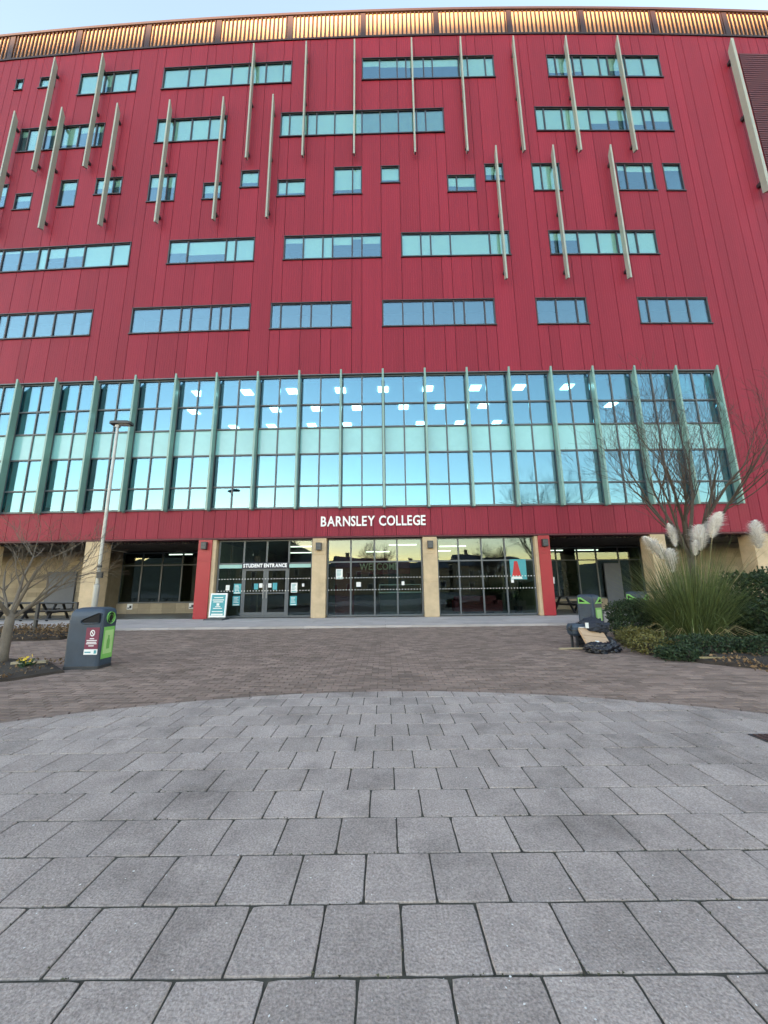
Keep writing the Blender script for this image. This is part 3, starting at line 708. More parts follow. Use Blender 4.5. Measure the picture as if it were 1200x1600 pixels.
for r in range(-34, 13):
    ya, yb = 1.590+SD*r, 1.590+SD*(r+1)
    for c in range(-30, 30):
        xa = .05+SP*(c+(.5 if r % 2 else 0)); xb = xa+SP
        corners = [(xa+GAP, ya+GAP+.0015), (xb-GAP, ya+GAP+.0015), (xb-GAP, yb-GAP-.0015), (xa+GAP, yb-GAP-.0015)]
        ds = [math.hypot(x-CX, y-CYC) for x, y in corners]
        if min(ds) > RC-.03: continue
        cut = max(ds) > RC
        if cut:
            for k in range(0, 180):
                a = k*pi/90; corners = clip(corners, cos(a), sin(a), CX*cos(a)+CYC*sin(a)+RC*cos(pi/180))
                if len(corners) < 3: break
            if len(corners) < 3: continue
            area = abs(sum(p[0]*q[1]-p[1]*q[0] for p, q in zip(corners, corners[1:]+corners[:1])))/2
            if area < .006: continue
        xm, ym = (xa+xb)/2, (ya+yb)/2
        seen = ym > 1.15 and abs(xm) < 1.02*(ym*1.0)+.35
        items.append((0 if seen else 1, ym, xm, corners, cut))
items.sort(key=lambda t_: (t_[0], t_[1])); ns = 0
for hid, ym, xm, corners, cut in items:
    z = rnd.uniform(-.0015, .002)
    if not hid and ns < 300:
        ns += 1
        if cut:
            b = MB(); b.loft(slab_rings(corners, cx=xm, cy=ym))
            o = b.build('paving_slab', m_slab, circ, (xm, ym, z+.003))
        else: o = link('paving_slab', rnd.choice(fulls), circ, (xm, ym, z+.003))
        o.rotation_euler = (rnd.uniform(-.004, .004), rnd.uniform(-.004, .004), rnd.choice((0, 0, 0, pi) if not cut else (0,))+rnd.uniform(-.006, .006))
    else:
        slab_rest.loft([[(x, y, zz+z+.003) for x, y, zz in ring] for ring in slab_rings(corners)])
tag(slab_rest.build('paving_slab_field', m_slab, circ), kind='stuff')
# brick pavers
br = []
BW, BD, BG = .205, .103, .0035
nsol = int(2*pi*(RC+.055)/.207)
for i in range(nsol):                       # stretcher course round the circle
    a = 2*pi*i/nsol
    if sin(a) < .15: continue
    br.append((CX+(RC+.058)*cos(a), CYC+(RC+.058)*sin(a), .098, .2, a))
cutb = []
r = 0; y = 0.0; R2 = RC+.113
while y < 13.33:
    x = -16+(.1025 if r % 2 else 0)
    while x < 16:
        xm, ym = x+BW/2, y+BD/2; dd = math.hypot(xm-CX, ym-CYC)
        if dd > R2+.13: br.append((xm, ym, BW-2*BG, BD-2*BG, 0))
        elif dd > R2-.12:
            p = [(x+BG, y+BG), (x+BW-BG, y+BG), (x+BW-BG, y+BD-BG), (x+BG, y+BD-BG)]
            p = clip(p, -(xm-CX)/dd, -(ym-CYC)/dd, -R2-((xm-CX)*CX+(ym-CYC)*CYC)/dd)
            if len(p) > 2 and abs(sum(q[0]*w[1]-q[1]*w[0] for q, w in zip(p, p[1:]+p[:1])))/2 > .001: cutb.append(p)
        x += BW
    y += BD; r += 1
def key(t_):
    x, y = t_[0], t_[1]; v = y > 2 and abs(x) < y*1.0+.1
    return (0 if v else 1, x*x+y*y)
br.sort(key=key)
me_br = {}
def brick_rings(w, d): 
    c = .005
    return [[(-w/2, -d/2, -.03), (w/2, -d/2, -.03), (w/2, d/2, -.03), (-w/2, d/2, -.03)], [(-w/2, -d/2, -c), (w/2, -d/2, -c), (w/2, d/2, -c), (-w/2, d/2, -c)], [(-w/2+c, -d/2+c, 0), (w/2-c, -d/2+c, 0), (w/2-c, d/2-c, 0), (-w/2+c, d/2-c, 0)]]
bf = MB()
for i, (x, y, w, d, a) in enumerate(br):
    z = rnd.uniform(-.003, .002)
    if i < 300:
        k = (round(w, 3), round(d, 3))
        if k not in me_br:
            b = MB(); b.loft(brick_rings(w, d)); me = bpy.data.meshes.new('brick'); me.from_pydata(b.v, [], b.f); me.materials.append(m_brick)
            at = me.attributes.new('tone', 'FLOAT', 'FACE'); at.data.foreach_set('value', [.5]*len(b.f)); me_br[k] = me
        o = link('brick', me_br[k], paving, (x, y, z), a); o.rotation_euler = (rnd.uniform(-.01, .01), rnd.uniform(-.01, .01), a+rnd.uniform(-.01, .01))
    else:
        ca, sa = cos(a), sin(a); t_ = rnd.random(); base = len(bf.v); tx, ty = rnd.uniform(-.012, .012), rnd.uniform(-.012, .012)
        rr = brick_rings(w, d)[1:]
        for ring in rr: bf.v += [(x+px*ca-py*sa, y+px*sa+py*ca, z+pz+px*tx+py*ty) for px, py, pz in ring]
        bf.f += [(base+4, base+5, base+6, base+7)]+[(base+q, base+(q+1) % 4, base+4+(q+1) % 4, base+4+q) for q in range(4)]; bf.t += [t_]*5
for p in cutb:
    z = rnd.uniform(-.003, .001); n0 = len(bf.f); bf.loft([[(x, y, zz+z) for x, y, zz in ring] for ring in slab_rings(p, .03, .004)]); bf.t += [rnd.random()]*(len(bf.f)-n0)
tag(bf.build('brick_field', m_brick, paving), kind='stuff')
# pale pavement along the building, raised on a kerb
pv = MB(); pv.poly([(-30, 13.42, .04), (30, 13.42, .04), (30, 21.6, .04), (-30, 21.6, .04)]); pv = struct(pv.build('pavement', m_joint))
me_fl = boxmesh('flagstone', .004, .896, .004, .596, -.06, 0, m_pale); me_k = boxmesh('kerb_stone', .004, .911, 0, .145, -.1, .012, m_pale)
for r in range(6):
    for c in range(-22, 22):
        o = link('flagstone', me_fl, pv, (c*.9+(.45 if r % 2 else 0), 13.57+r*.6, .062+rnd.uniform(-.002, .002)))
for c in range(-25, 25): link('kerb_stone', me_k, pv, (c*.915, 13.42, .055))
b = MB(); b.box(-30, 30, 17.18, 21.4, .0, .063); tag(b.build('recess_paving', m_pale, pv), kind='stuff')
# iron drain cover at the right edge of the circle
t = thing('drain_cover', 'dark rusty iron drain cover set in the slabs at the right edge', 'drain cover', (3.36, 3.58, .006))
b = MB(); b.box(-.19, .19, -.11, .11, -.02, .004); b.build('frame', m_dmetal, t)
b = MB()
for i in range(7): b.box(-.17+i*.049, -.143+i*.049, -.085, .085, .0045, .010)
b.build('grating', M('rusty_iron', (.07, .035, .03), .7, var=.4, vs=20), t)
# litter: gum spots, petals and bits
lt = MB()
for i in range(620):
    y = 1.3+4.0*rnd.random()**1.3; x = rnd.uniform(-1, 1)*(y*1.05); s_ = rnd.uniform(.0015, .0042)*(1+.3*y*rnd.random()); a = rnd.uniform(0, pi)
    if math.hypot(x, y+2.5) > RC: continue
    c_, s2 = cos(a)*s_, sin(a)*s_; e = rnd.uniform(.15, .9)
    lt.poly([(x+c_, y+s2, .0068), (x-s2*e, y+c_*e, .0072), (x-c_, y-s2, .0068), (x+s2*e, y-c_*e, .0072)])
tag(lt.build('litter_specks', m_paper), kind='stuff')

ms = MB()
for i in range(1500):
    r_ = rnd.randint(0, 11); y = 1.590+SD*r_; y += rnd.gauss(0, .003); x = rnd.uniform(-1, 1)*(y+.4)
    if rnd.random() < .45:
        c_ = round((x-.05)/SP-(.5 if r_ % 2 else 0)); x = .05+SP*(c_+(.5 if r_ % 2 else 0))+rnd.gauss(0, .003); y += rnd.random()*SD
    if mnoise.noise((x*1.7, y*1.7, 2.2)) < -.05 or math.hypot(x, y+2.5) > RC-.05: continue
    a = rnd.uniform(0, pi); s_ = rnd.uniform(.002, .006); z = .004+rnd.random()*.004
    ms.poly([(x+cos(a)*s_*1.6, y+sin(a)*s_, .0005), (x-sin(a)*s_, y+cos(a)*s_*.8, z), (x-cos(a)*s_*1.4, y-sin(a)*s_, .0005), (x+sin(a)*s_, y-cos(a)*s_*.8, z)]); ms.t.append(rnd.random())
tag(ms.build('joint_moss', M('joint_moss', (.075, .075, .045), .95, tone=.6)), kind='stuff')
# dust, grit and leaves gathered where things meet the ground
gr = MB()
for i in range(700):
    x = rnd.uniform(-14, 11); y = 13.36-abs(rnd.gauss(0, .10)); a = rnd.uniform(0, pi); s_ = rnd.uniform(.006, .025)
    gr.poly([(x+cos(a)*s_, y+sin(a)*s_, .006), (x-sin(a)*s_*.5, y+cos(a)*s_*.5, .012), (x-cos(a)*s_, y-sin(a)*s_, .006)]); gr.t.append(rnd.random())
for i in range(160):
    x = rnd.uniform(-9, 6); y = rnd.uniform(5.5, 13); a = rnd.uniform(0, pi); s_ = rnd.uniform(.008, .022)
    if math.hypot(x, y+2.5) < RC+.1: continue
    gr.poly([(x+cos(a)*s_, y+sin(a)*s_, .006), (x-sin(a)*s_*.5, y+cos(a)*s_*.5, .016), (x-cos(a)*s_, y-sin(a)*s_, .006)]); gr.t.append(rnd.random())
tag(gr.build('windblown_leaves', m_litter), kind='stuff')

# ------------------------------------------------------------------ planting
def leaves(n, sample, size, mb=None, up=.3):
    lv = mb or MB()
    for i in range(n):
        p = Vector(sample()); d = Vector((rnd.gauss(0, 1), rnd.gauss(0, 1), rnd.gauss(up, .7))).normalized(); s_ = d.cross(Vector((rnd.gauss(0, 1), rnd.gauss(0, 1), rnd.gauss(0, 1)))).normalized(); L = size*rnd.uniform(.6, 1.3)
        q = p+d*L*.45; lv.poly([p, q+s_*L*.28, p+d*L, q-s_*L*.28]); lv.t.append(rnd.random())
    return lv
def bed(name, pts, h=.10):
    b = MB(); n = len(pts); cx = sum(p[0] for p in pts)/n; cy_ = sum(p[1] for p in pts)/n
    b.loft([[(x, y, -.02) for x, y in pts], [(cx+(x-cx)*.985, cy_+(y-cy_)*.985, h*.5) for x, y in pts], [(cx+(x-cx)*.9, cy_+(y-cy_)*.9, h) for x, y in pts]]); return struct(b.build(name, m_soil))
bed('planting_bed', [(4.95, 7.62), (5.35, 6.75), (5.95, 6.15), (7.2, 5.4), (14, 3.4), (16, 9), (15, 13.0), (8.4, 13.1), (6.6, 11.7), (5.5, 9.6)])
bed('tree_bed', [(-5.25, 6.68), (-5.6, 6.1), (-7, 5.2), (-11, 4.4), (-13, 7.0), (-9, 8.4), (-6.3, 7.6)], .07)
bed('leaf_bed', [(-8.9, 11.0), (-16, 9.9), (-17, 13.1), (-9.6, 13.2)], .14)
def blob(cx, cy_, cz, rx_, ry, rz, n=2.2, lump=.18):
    def s():
        while True:
            v = Vector((rnd.gauss(0, 1), rnd.gauss(0, 1), rnd.gauss(0, 1))).normalized(); r = rnd.random()**(1/3)
            r = max(r, rnd.random()**.3*.98); k = 1+lump*mnoise.noise(v*2.3+Vector((cx, cy_, cz)))*2
            m_ = max(abs(v.x), abs(v.y), abs(v.z))**.35
            p = Vector((cx+v.x*rx_*r*k/m_*.85, cy_+v.y*ry*r*k/m_*.85, cz+v.z*rz*r*k/m_*.85))
            if p.z > .02: return p
    return s
def twigcore(mb, cx, cy_, n, h, spread):
    for i in range(n):
        a = rnd.uniform(0, 2*pi); r = spread*sqrt(rnd.random()); tip = Vector((cx+cos(a)*r, cy_+sin(a)*r, h*rnd.uniform(.6, .95)))
        mb.tube([(cx+cos(a)*r*.4, cy_+sin(a)*r*.4, .0), (cx+cos(a)*r*.8, cy_+sin(a)*r*.8, h*.4), tip], [.014, .01, .004], 4)
def shrub(name, label, cat, parts, mat, size, core=None, group=None):
    x, y = parts[0][1][0], parts[0][1][1]
    t = thing(name, label, cat, (x, y, 0), 0, group); lv = MB(); tw = MB()
    for n, (cx, cy_, cz, a, b_, c) in parts:
        leaves(n, blob(cx-x, cy_-y, cz, a, b_, c), size, lv); twigcore(tw, cx-x, cy_-y, 14, cz+c*.8, max(a, b_)*.7)
    lv.build('foliage', mat, t); tag(tw.build('stems', m_twig, t), kind='stuff'); return t
shrub('box_hedge', 'dark green clipped hedge at the left end of the planting bed', 'hedge', [(9000, (6.45, 10.2, .46, .78, .6, .52)), (7000, (7.5, 10.3, .44, .8, .6, .48))], m_leafd, .06)
shrub('golden_shrub', 'low yellow green shrub along the bed edge beside the black bag', 'shrub', [(2600, (5.55, 8.75, .17, .55, .45, .22)), (2200, (5.15, 7.85, .15, .42, .5, .20)), (900, (5.9, 9.4, .17, .45, .35, .2))], m_leafy, .045)
shrub('dark_shrub', 'broad dark evergreen shrub at the right edge behind the pampas grass', 'shrub', [(8500, (9.4, 9.6, .80, 1.35, .9, .92)), (4500, (10.9, 9.0, .7, 1.2, .9, .8)), (3200, (8.3, 8.5, .42, .7, .6, .5))], m_leafd, .10)
shrub('lower_shrub', 'low dark ground hugging shrub below the pampas grass', 'shrub', [(4200, (6.0, 7.5, .14, .95, .42, .26)), (2600, (6.9, 7.2, .14, .7, .45, .28)), (1800, (5.2, 7.15, .08, .4, .3, .16))], m_leafd, .05)
lv = leaves(2600, lambda: (rnd.uniform(5.4, 9.0), rnd.uniform(5.9, 9.0), rnd.uniform(.06, .12)), .06)
tag(lv.build('bed_leaf_litter', m_litter), kind='stuff')
lv = leaves(5200, lambda: (rnd.uniform(-16, -8.7), rnd.uniform(10.7, 12.9), rnd.uniform(.08, .30)), .07); tag(lv.build('fallen_leaves', m_litter), kind='stuff')
lv = leaves(900, lambda: (rnd.uniform(-9.5, -5.5), rnd.uniform(5.6, 7.7), rnd.uniform(.05, .09)), .05); tag(lv.build('leaf_scraps', m_litter), kind='stuff')
# yellow flowers at the tree bed
t = thing('yellow_flowers', 'small clump of yellow flowers on the soil left of the bin', 'flower', (-6.10, 6.85, .06))
b = leaves(60, lambda: (rnd.gauss(0, .05), rnd.gauss(0, .04), rnd.uniform(0, .09)), .07); b.build('leaves', m_leafm, t)
b = leaves(26, lambda: (rnd.gauss(0, .05), rnd.gauss(0, .04), rnd.uniform(.10, .16)), .05); b.build('petals', m_yellow, t)
b = MB(); b.bar((-6.5, 7.05, .09), (-5.95, 7.12, .10), .07, .04); tag(b.build('timber_offcut', m_plank), 'weathered timber offcut lying on the soil left of the bin', 'timber')
b = MB(); b.bar((5.35, 6.95, .075), (6.9, 6.45, .085), .04, .03); tag(b.build('bamboo_cane', m_straw), 'long pale cane lying along the front of the planting bed', 'cane')
b = MB(); b.bar((6.9, 6.75, .12), (8.6, 7.3, .14), .05, .03); tag(b.build('bamboo_cane', m_straw), 'pale cane lying on bare soil at the right edge', 'cane')

# pampas grass
pg = thing('pampas_grass', 'tall clump of pampas grass with cream plumes in the planting bed', 'pampas grass', (6.95, 9.0, .05))
bl = MB()
for i in range(2700):
    a = rnd.uniform(0, 2*pi); r0_ = .42*sqrt(rnd.random()); L = rnd.uniform(.8, 2.2)*(1 if rnd.random() < .8 else 1.18); lean = abs(rnd.gauss(0, .36))+.05; w = rnd.uniform(.003, .0075)
    d = Vector((cos(a), sin(a), 0)); p0 = d*r0_; pts = []; droop = rnd.uniform(.1, 1.2)*lean*1.3+(rnd.random() < .15)*rnd.uniform(.3, 1.2)
    for k in range(6):
        s_ = k/5; th = lean+droop*s_*s_*1.4
        if k == 0: p = p0.copy()
        else: p = p+Vector((d.x*sin(th), d.y*sin(th), cos(th)))*(L/5)
        pts.append(p.copy())
    sd_ = Vector((-sin(a), cos(a), 0)).lerp(Vector((rnd.gauss(0, 1), rnd.gauss(0, 1), 0)), .3).normalized()*w; base = len(bl.v); tn = rnd.random()
    for k, p in enumerate(pts): q = sd_*(1-.85*(k/5)**2); bl.v += [tuple(p-q), tuple(p+q)]
    for k in range(5): bl.f.append((base+2*k, base+2*k+1, base+2*k+3, base+2*k+2)); bl.t.append(tn)
bl.build('blades', m_blade, pg)
dry = MB()
for i in range(60):
    a = rnd.uniform(0, 2*pi); d = Vector((cos(a), sin(a), 0)); L = rnd.uniform(.5, 1.0); p0 = d*.3; dry.tube([p0+Vector((0, 0, .05)), p0+d*L*.45+Vector((0, 0, L*.4)), p0+d*L*.8+Vector((0, 0, L*.22))], [.006, .005, .002], 3); dry.t += [rnd.random()]*(len(dry.f)-len(dry.t))
dry.build('dry_blades', m_straw, pg)
def plume(x, z, L, wid, lean):
    base = Vector((0+.12*rnd.uniform(-1, 1), rnd.uniform(-.15, .15), .1)); top = Vector((x, rnd.uniform(-.12, .12), z-L*.45)); mid = base.lerp(top, .55)+Vector((x*.05, 0, .15))
    st_ = MB(); st_.tube([base, mid, top], [.009, .008, .006], 5); s_ = st_.build('stalk', m_straw, pg)
    pm = MB(); ax = Vector((lean*.75+.1*x, 0, 1)).normalized()
    for i in range(3200):
        f_ = rnd.random()**.9; a = rnd.uniform(0, 2*pi); rr = wid*sin(pi*min(1, f_*.86+.12))**.8
        c = top+ax*L*f_+Vector((lean*.3*f_*f_, 0, -.05*f_*f_)); o_ = Vector((cos(a), sin(a), rnd.uniform(.2, 1.2))).normalized()
        e = c+o_*rr*(rnd.uniform(.35, 1.0)+(rnd.random()**6)*.5)+Vector((.35*lean*rr, 0, -.1*rr)); w = o_.cross(ax).normalized()*.006
        m_ = c.lerp(e, .5)+Vector((0, 0, .02)); pm.poly([c-w*.5, c+w*.5, m_+w, m_-w]); pm.poly([m_-w, m_+w, e]); t_ = rnd.random(); pm.t += [t_, t_]
    pm.build('plume', m_plume, s_)
for x, z, L, wid, lean in ((-.52, 2.10, .62, .24, -.45), (-.36, 1.78, .60, .26, .05), (-.16, 2.38, .60, .17, -.1), (.50, 2.32, .66, .30, .05), (.74, 2.62, .70, .24, .30), (.22, 2.08, .40, .13, .1), (1.72, 2.36, .72, .26, -.1)):
    plume(x, z, L, wid, lean)

# ------------------------------------------------------------------ bare trees
def bare_tree(t, trunk_h, r_, leaders, spread, height, bark, seedn, depth=4, upward=.55, twig_len=1.0, density=1.0, tw=.0035):
    R = random.Random(seedn); tk = MB(); br_ = MB(); tg = MB()
    def branch(p, d, L, r, lev):
        n = 5 if lev < 2 else 4; pts = [p.copy()]; q = p.copy(); dd = d.copy(); rad = [r]
        for k in range(n):
            dd = (dd+Vector((R.gauss(0, .10), R.gauss(0, .10), R.gauss(.06*upward, .09)))).normalized(); q = q+dd*(L/n); pts.append(q.copy()); rad.append(max(tw, r*(1-.62*(k+1)/n)))
        (br_ if lev < 2 else tg).tube(pts, rad, 6 if lev == 0 else 5 if lev == 1 else 3)
        if lev >= depth: return
        nk = max(2, int((7 if lev == 0 else 6 if lev == 1 else 4)*density))
        for k in range(nk):
            f_ = R.uniform(.28, 1.0) if k else 1.0; i = min(n-1, int(f_*n)); base = pts[i].lerp(pts[i+1], f_*n-i) if f_ < 1 else pts[-1]
            loc_d = (pts[min(i+1, n)]-pts[i]).normalized(); ax = loc_d.orthogonal().normalized(); ax.rotate(Matrix.Rotation(R.uniform(0, 2*pi), 3, loc_d))
            nd = (loc_d*cos(.55)+ax*sin(R.uniform(.35, .85))); nd.z += .22*upward; nd.normalize()
            branch(base, nd, L*R.uniform(.42, .68)*twig_len, max(tw, rad[i]*R.uniform(.45, .65)), lev+1)
    top = Vector((R.uniform(-.05, .05), R.uniform(-.05, .05), trunk_h)); tk.tube([(0, 0, -.05), (0.01, 0, trunk_h*.15), top*.6, top], [r_*1.5, r_*1.1, r_, r_*.85], 10)
    tk.build('trunk', bark, t, smooth=True)
    for i in range(leaders):
        a = 2*pi*i/leaders+R.uniform(-.4, .4); out = R.uniform(.4, 1.0)*spread; d = Vector((cos(a)*out, sin(a)*out, 1)).normalized()
        branch(top-Vector((0, 0, R.uniform(0, trunk_h*.25))), d, height*R.uniform(.75, 1.05), r_*R.uniform(.4, .6), 0)
    br_.build('branches', bark, t); tg.build('twigs', m_twig if bark is m_bark else bark, t)
t = thing('bare_tree', 'tall leafless tree with fine upright twigs rising behind the pampas grass', 'tree', (9.3, 11.7, 0), .4)
bare_tree(t, 2.3, .11, 10, .80, 3.5, m_bark, 11, depth=4, upward=.65, twig_len=1.0, density=.93, tw=.0028)
t = thing('bare_tree', 'small leafless tree with low spreading branches at the left edge', 'tree', (-6.98, 7.35, .02), 0)
bare_tree(t, .95, .075, 6, 1.25, 1.4, m_barkp, 5, depth=3, upward=.4, twig_len=.95, density=.9, tw=.0028)

# ------------------------------------------------------------------ lamp post
t = thing('lamp_post', 'slim grey lamp post with flat dark head behind the left bin', 'lamp post', (-9.22, 12.5, 0), .05)
b = MB(); b.tube([(0, 0, -.02), (0, 0, 1.5), (0, 0, 1.52), (0, 0, 6.95)], [.085, .085, .058, .045], 14); b.build('pole', m_gal, t, smooth=False)
b = MB(); b.loft([[(x-.0, y, z) for x, y in rrect(.72, .30, .08, cx=.12)] for z in (6.98, 7.06)]+[[(x, y, 7.10) for x, y in rrect(.5, .2, .06, cx=.12)]]); b.build('lamp_head', m_dmetal, t)
b = MB(); b.loft([[(x, y, z) for x, y in rrect(.36, .18, .04, cx=.2)] for z in (6.965, 6.98)]); b.build('lens', m_paper, t)
b = MB(); b.box(-.06, .06, -.06, .06, 6.88, 6.98); b.build('collar', m_gal, t)
b = MB(); b.box(.02, .18, -.12, -.03, 1.72, 1.92); b.build('control_box', m_dmetal, t)
b = MB(); b.tube([(0, 0, 2.05), (0, 0, 2.12)], .075, 14); b.build('band', m_dmetal, t)

# ------------------------------------------------------------------ picnic tables
def picnic():
    t = thing('picnic_table', 'tmp', 'picnic table', (0, 0, 0))
    for i in range(5): link('top_plank', boxmesh('top_plank', -.9, .9, -.065, .065, .70, .745, m_black), t, (0, -.29+i*.145, 0))
    for s_ in (-1, 1):
        for j in (0, 1): link('seat_plank', boxmesh('seat_plank', -.9, .9, -.065, .065, .42, .465, m_black), t, (0, s_*(.62+.145*j), 0))
    for x in (-.62, .62):
        for s_ in (-1, 1): b = MB(); b.bar((x, s_*.22, .70), (x, s_*.66, .0), .05, .10); b.build('leg', m_black, t)
        b = MB(); b.box(x+.026, x+.07, -.82, .82, .32, .42); b.build('cross_beam', m_black, t)
    return t
p1 = picnic(); p1['label'] = 'black picnic table behind the railing at the left, nearer the lamp post'; p1['group'] = 'black picnic tables on the building terrace'; p1.location = (-13.95, 17.7, .07); p1.rotation_euler.z = .1
p2 = copy_tree(p1); p2['label'] = 'black picnic table at the far left behind the bare tree'; p2.location = (-16.3, 17.9, .07); p2.rotation_euler.z = -.15
p3 = copy_tree(p1); p3['label'] = 'black picnic table in the right recess behind the red column'; p3.location = (9.2, 19.2, .07); p3.rotation_euler.z = .3
# railing
t = thing('railing', 'dark low metal railing in front of the picnic tables at the left', 'railing', (-9.2, 11.6, 0))
b = MB(); b.tube([(-6.5, .1, 1.02), (.3, -.25, .98)], .025, 8); b.build('top_rail', m_dmetal, t)
b = MB(); b.tube([(-6.5, .1, .55), (.3, -.25, .52)], .018, 8); b.build('lower_rail', m_dmetal, t)
for x in (-6.2, -4.3, -2.4, -.85, .3): b = MB(); b.box(x-.035, x+.035, -.13-.05*x-.12, -.06-.05*x-.12, 0, 1.0); b.build('post', m_dmetal, t)
# railing in the right recess
t = thing('railing', 'dark low railing behind the hedge in the right recess', 'railing', (11.2, 16.2, .07))
b = MB(); b.tube([(-1.2, 0, .95), (2.6, .0, .95)], .025, 8); b.build('top_rail', m_dmetal, t)
for x in (-1.1, -.1, .9, 1.9, 2.5): b = MB(); b.box(x-.03, x+.03, -.03, .03, 0, .94); b.build('post', m_dmetal, t)

# ------------------------------------------------------------------ litter bins
def bin_body(t, W=.74, D=.52, H=1.0):
    b = MB(); rings = []
    for z, sx, sy, dy in ((0, .96, .94, 0), (.03, .98, .97, 0), (.5, 1.0, 1.0, 0), (.80, 1.0, 1.0, 0), (.86, .985, .98, .0), (.93, .95, .92, .015), (.975, .86, .78, .03), (1.0, .6, .5, .04)):
        rings.append([(x*sx, y*sy+dy, z*H) for x, y in rrect(W, D, .07)])
    b.loft(rings); b.build('body', m_bin, t, smooth=False)
    b = MB(); b.loft([[(x, y, z) for x, y in rrect(W+.012, D+.012, .075)] for z in (.735*H, .752*H)]); b.build('lid_seam', m_bin, t)
    b = MB(); b.loft([[(x, y, z) for x, y in rrect(W*.98+.016, D*.98+.016, .07)] for z in (-.005, .05)]); b.build('base', m_dmetal, t)
def outline(pts, side, ins, y0, y1):
    """plate from a 2-D outline on the front (side 0) or the right/left face (side 1 / -1)"""
    b = MB()
    def T(x, z, y): return (x, -y, z) if side == 0 else (side*y, x*side, z)
    rings = [[T(x, z, y) for x, z in pts] for y in (y0, y1)]; b.loft(rings); return b
def ring_plate(pts, side, k, y0, y1):
    b = MB(); cx = sum(p[0] for p in pts)/len(pts); cz = sum(p[1] for p in pts)/len(pts)
    inn = [(cx+(x-cx)*k, cz+(z-cz)*k) for x, z in pts]
    def T(x, z, y): return (x, -y, z) if side == 0 else (side*y, x*side, z)
    A0, A1, B0, B1 = ([T(x, z, y) for x, z in p] for p, y in ((pts, y0), (pts, y1), (inn, y1), (inn, y0)))
    b.loft([A0, A1, B1, B0], caps=False); return b
t = thing('litter_bin', 'slate blue litter bin with maroon notice and green recycling side near the left tree', 'bin', (-5.20, 7.08, 0), -.03); t.scale = (.77, .74, .98)
bin_body(t, .80, .50, 1.04)
ap = [(-.10, .79), (-.02, .755), (.33, .765), (.36, .80), (.36, .93), (.30, .95), (.02, .865), (-.08, .83)]
b = ring_plate(ap, 0, .88, .22, .266); b.build('opening_rim', m_bin, t); b = outline(ap, 0, 0, .20, .252); b.build('opening', m_hole_shade, t)  # the opening is a solid black plate, its inner dark put into the colour
ng = [(.06, .34), (.36, .34), (.36, .70), (.06, .70)]
n_ = outline(ng, 0, 0, .24, .2555).build('notice_plate', m_mprint, t)
outline([(.06, .245), (.36, .245), (.36, .335), (.06, .335)], 0, 0, .24, .2556).build('notice_strip', m_white, t)
b = MB(); cx, cz, r1, r2 = .21, .605, .055, .038
o1 = [(cx+r1*cos(a*pi/12), -.2575, cz+r1*sin(a*pi/12)) for a in range(24)]; o2 = [(cx+r2*cos(a*pi/12), -.2575, cz+r2*sin(a*pi/12)) for a in range(24)]
b.loft([o1, o2], caps=False); b.poly([(cx-.034, -.2577, cz+.022), (cx-.022, -.2577, cz+.034), (cx+.034, -.2577, cz-.022), (cx+.022, -.2577, cz-.034)]); b.build('prohibition_symbol', m_white, n_)
b = MB()
for i, (w_, z) in enumerate(((.05, .505), (.115, .475), (.11, .445), (.12, .42), (.06, .385))): b.box(.21-w_, .21+w_, -.2575, -.2557, z, z+.014)
b.build('notice_print', m_white, n_)
b = MB(); b.box(.08, .22, -.2575, -.2558, .275, .295); b.box(.29, .345, -.2575, -.2558, .262, .318); b.build('strip_print', m_teal, t)
gp = [(-.17, .16), (.17, .16), (.17, .70), (-.17, .70)]
g_ = outline(gp, 1, 0, .37, .4075).build('recycling_panel', m_green, t)
outline([(-.135, .24), (.135, .24), (.135, .64), (-.135, .64)], 1, 0, .40, .4095).build('recycling_print', m_pgreen, g_)
outline([(-.05, .32), (.05, .32), (.05, .46), (.025, .50), (.025, .55), (-.025, .55), (-.025, .50), (-.05, .46)], 1, 0, .40, .4105).build('bottle_mark', m_dgreen, g_)
circ_o = [(.13*cos(a*pi/8), .855+.105*sin(a*pi/8)) for a in range(16)]
ring_plate(circ_o, 1, .62, .34, .425).build('recycling_rim', m_green, t); outline([(x*.9, .855+(z-.855)*.9) for x, z in circ_o], 1, 0, .33, .402).build('opening', m_hole_shade, t)  # black disc in place of the dark hole
def corner_bin(loc, rz, label, scale=1.0):
    t = thing('litter_bin', label, 'bin', loc, rz, 'litter bins by the planting bed'); bin_body(t, .56, .56, 1.02)
    for s_ in (0, 1, -1):
        tri = [(-.20, .73), (.20, .73), (.20, .92), (.12, .93)]
        if s_: tri = [(-x, z) for x, z in reversed(tri)]
        outline(tri, s_, 0, .24, .300).build('opening_rim', m_green, t); outline([(.06*(-1 if s_ else 1)+x*.5, .825+(z-.825)*.5) for x, z in tri], s_, 0, .24, .304).build('opening', m_hole_shade, t)  # black plate painted for the dark of the hole
        p = outline([(-.18, .10), (.18, .10), (.18, .60), (-.18, .60)], s_, 0, .24, .290).build('recycling_panel', m_green if s_ == 0 else m_bin, t)
        if s_ == 0: outline([(-.13, .16), (.13, .16), (.13, .54), (-.13, .54)], s_, 0, .28, .292).build('recycling_print', m_pgreen, p)
    return t
corner_bin((6.72, 13.0, .0), .6, 'slate blue recycling bin with green openings beside the hedge')
corner_bin((9.15, 14.3, .06), .5, 'recycling bin half hidden between hedge and pampas grass')
b = MB(); b.loft([[(x, y, z) for x, y in rrect(.42, .3, .04)] for z in (0, .52)]); tag(b.build('grey_cabinet', m_pale, None, (7.32, 13.1, .0)), 'pale grey block standing between the recycling bin and the hedge', 'block')

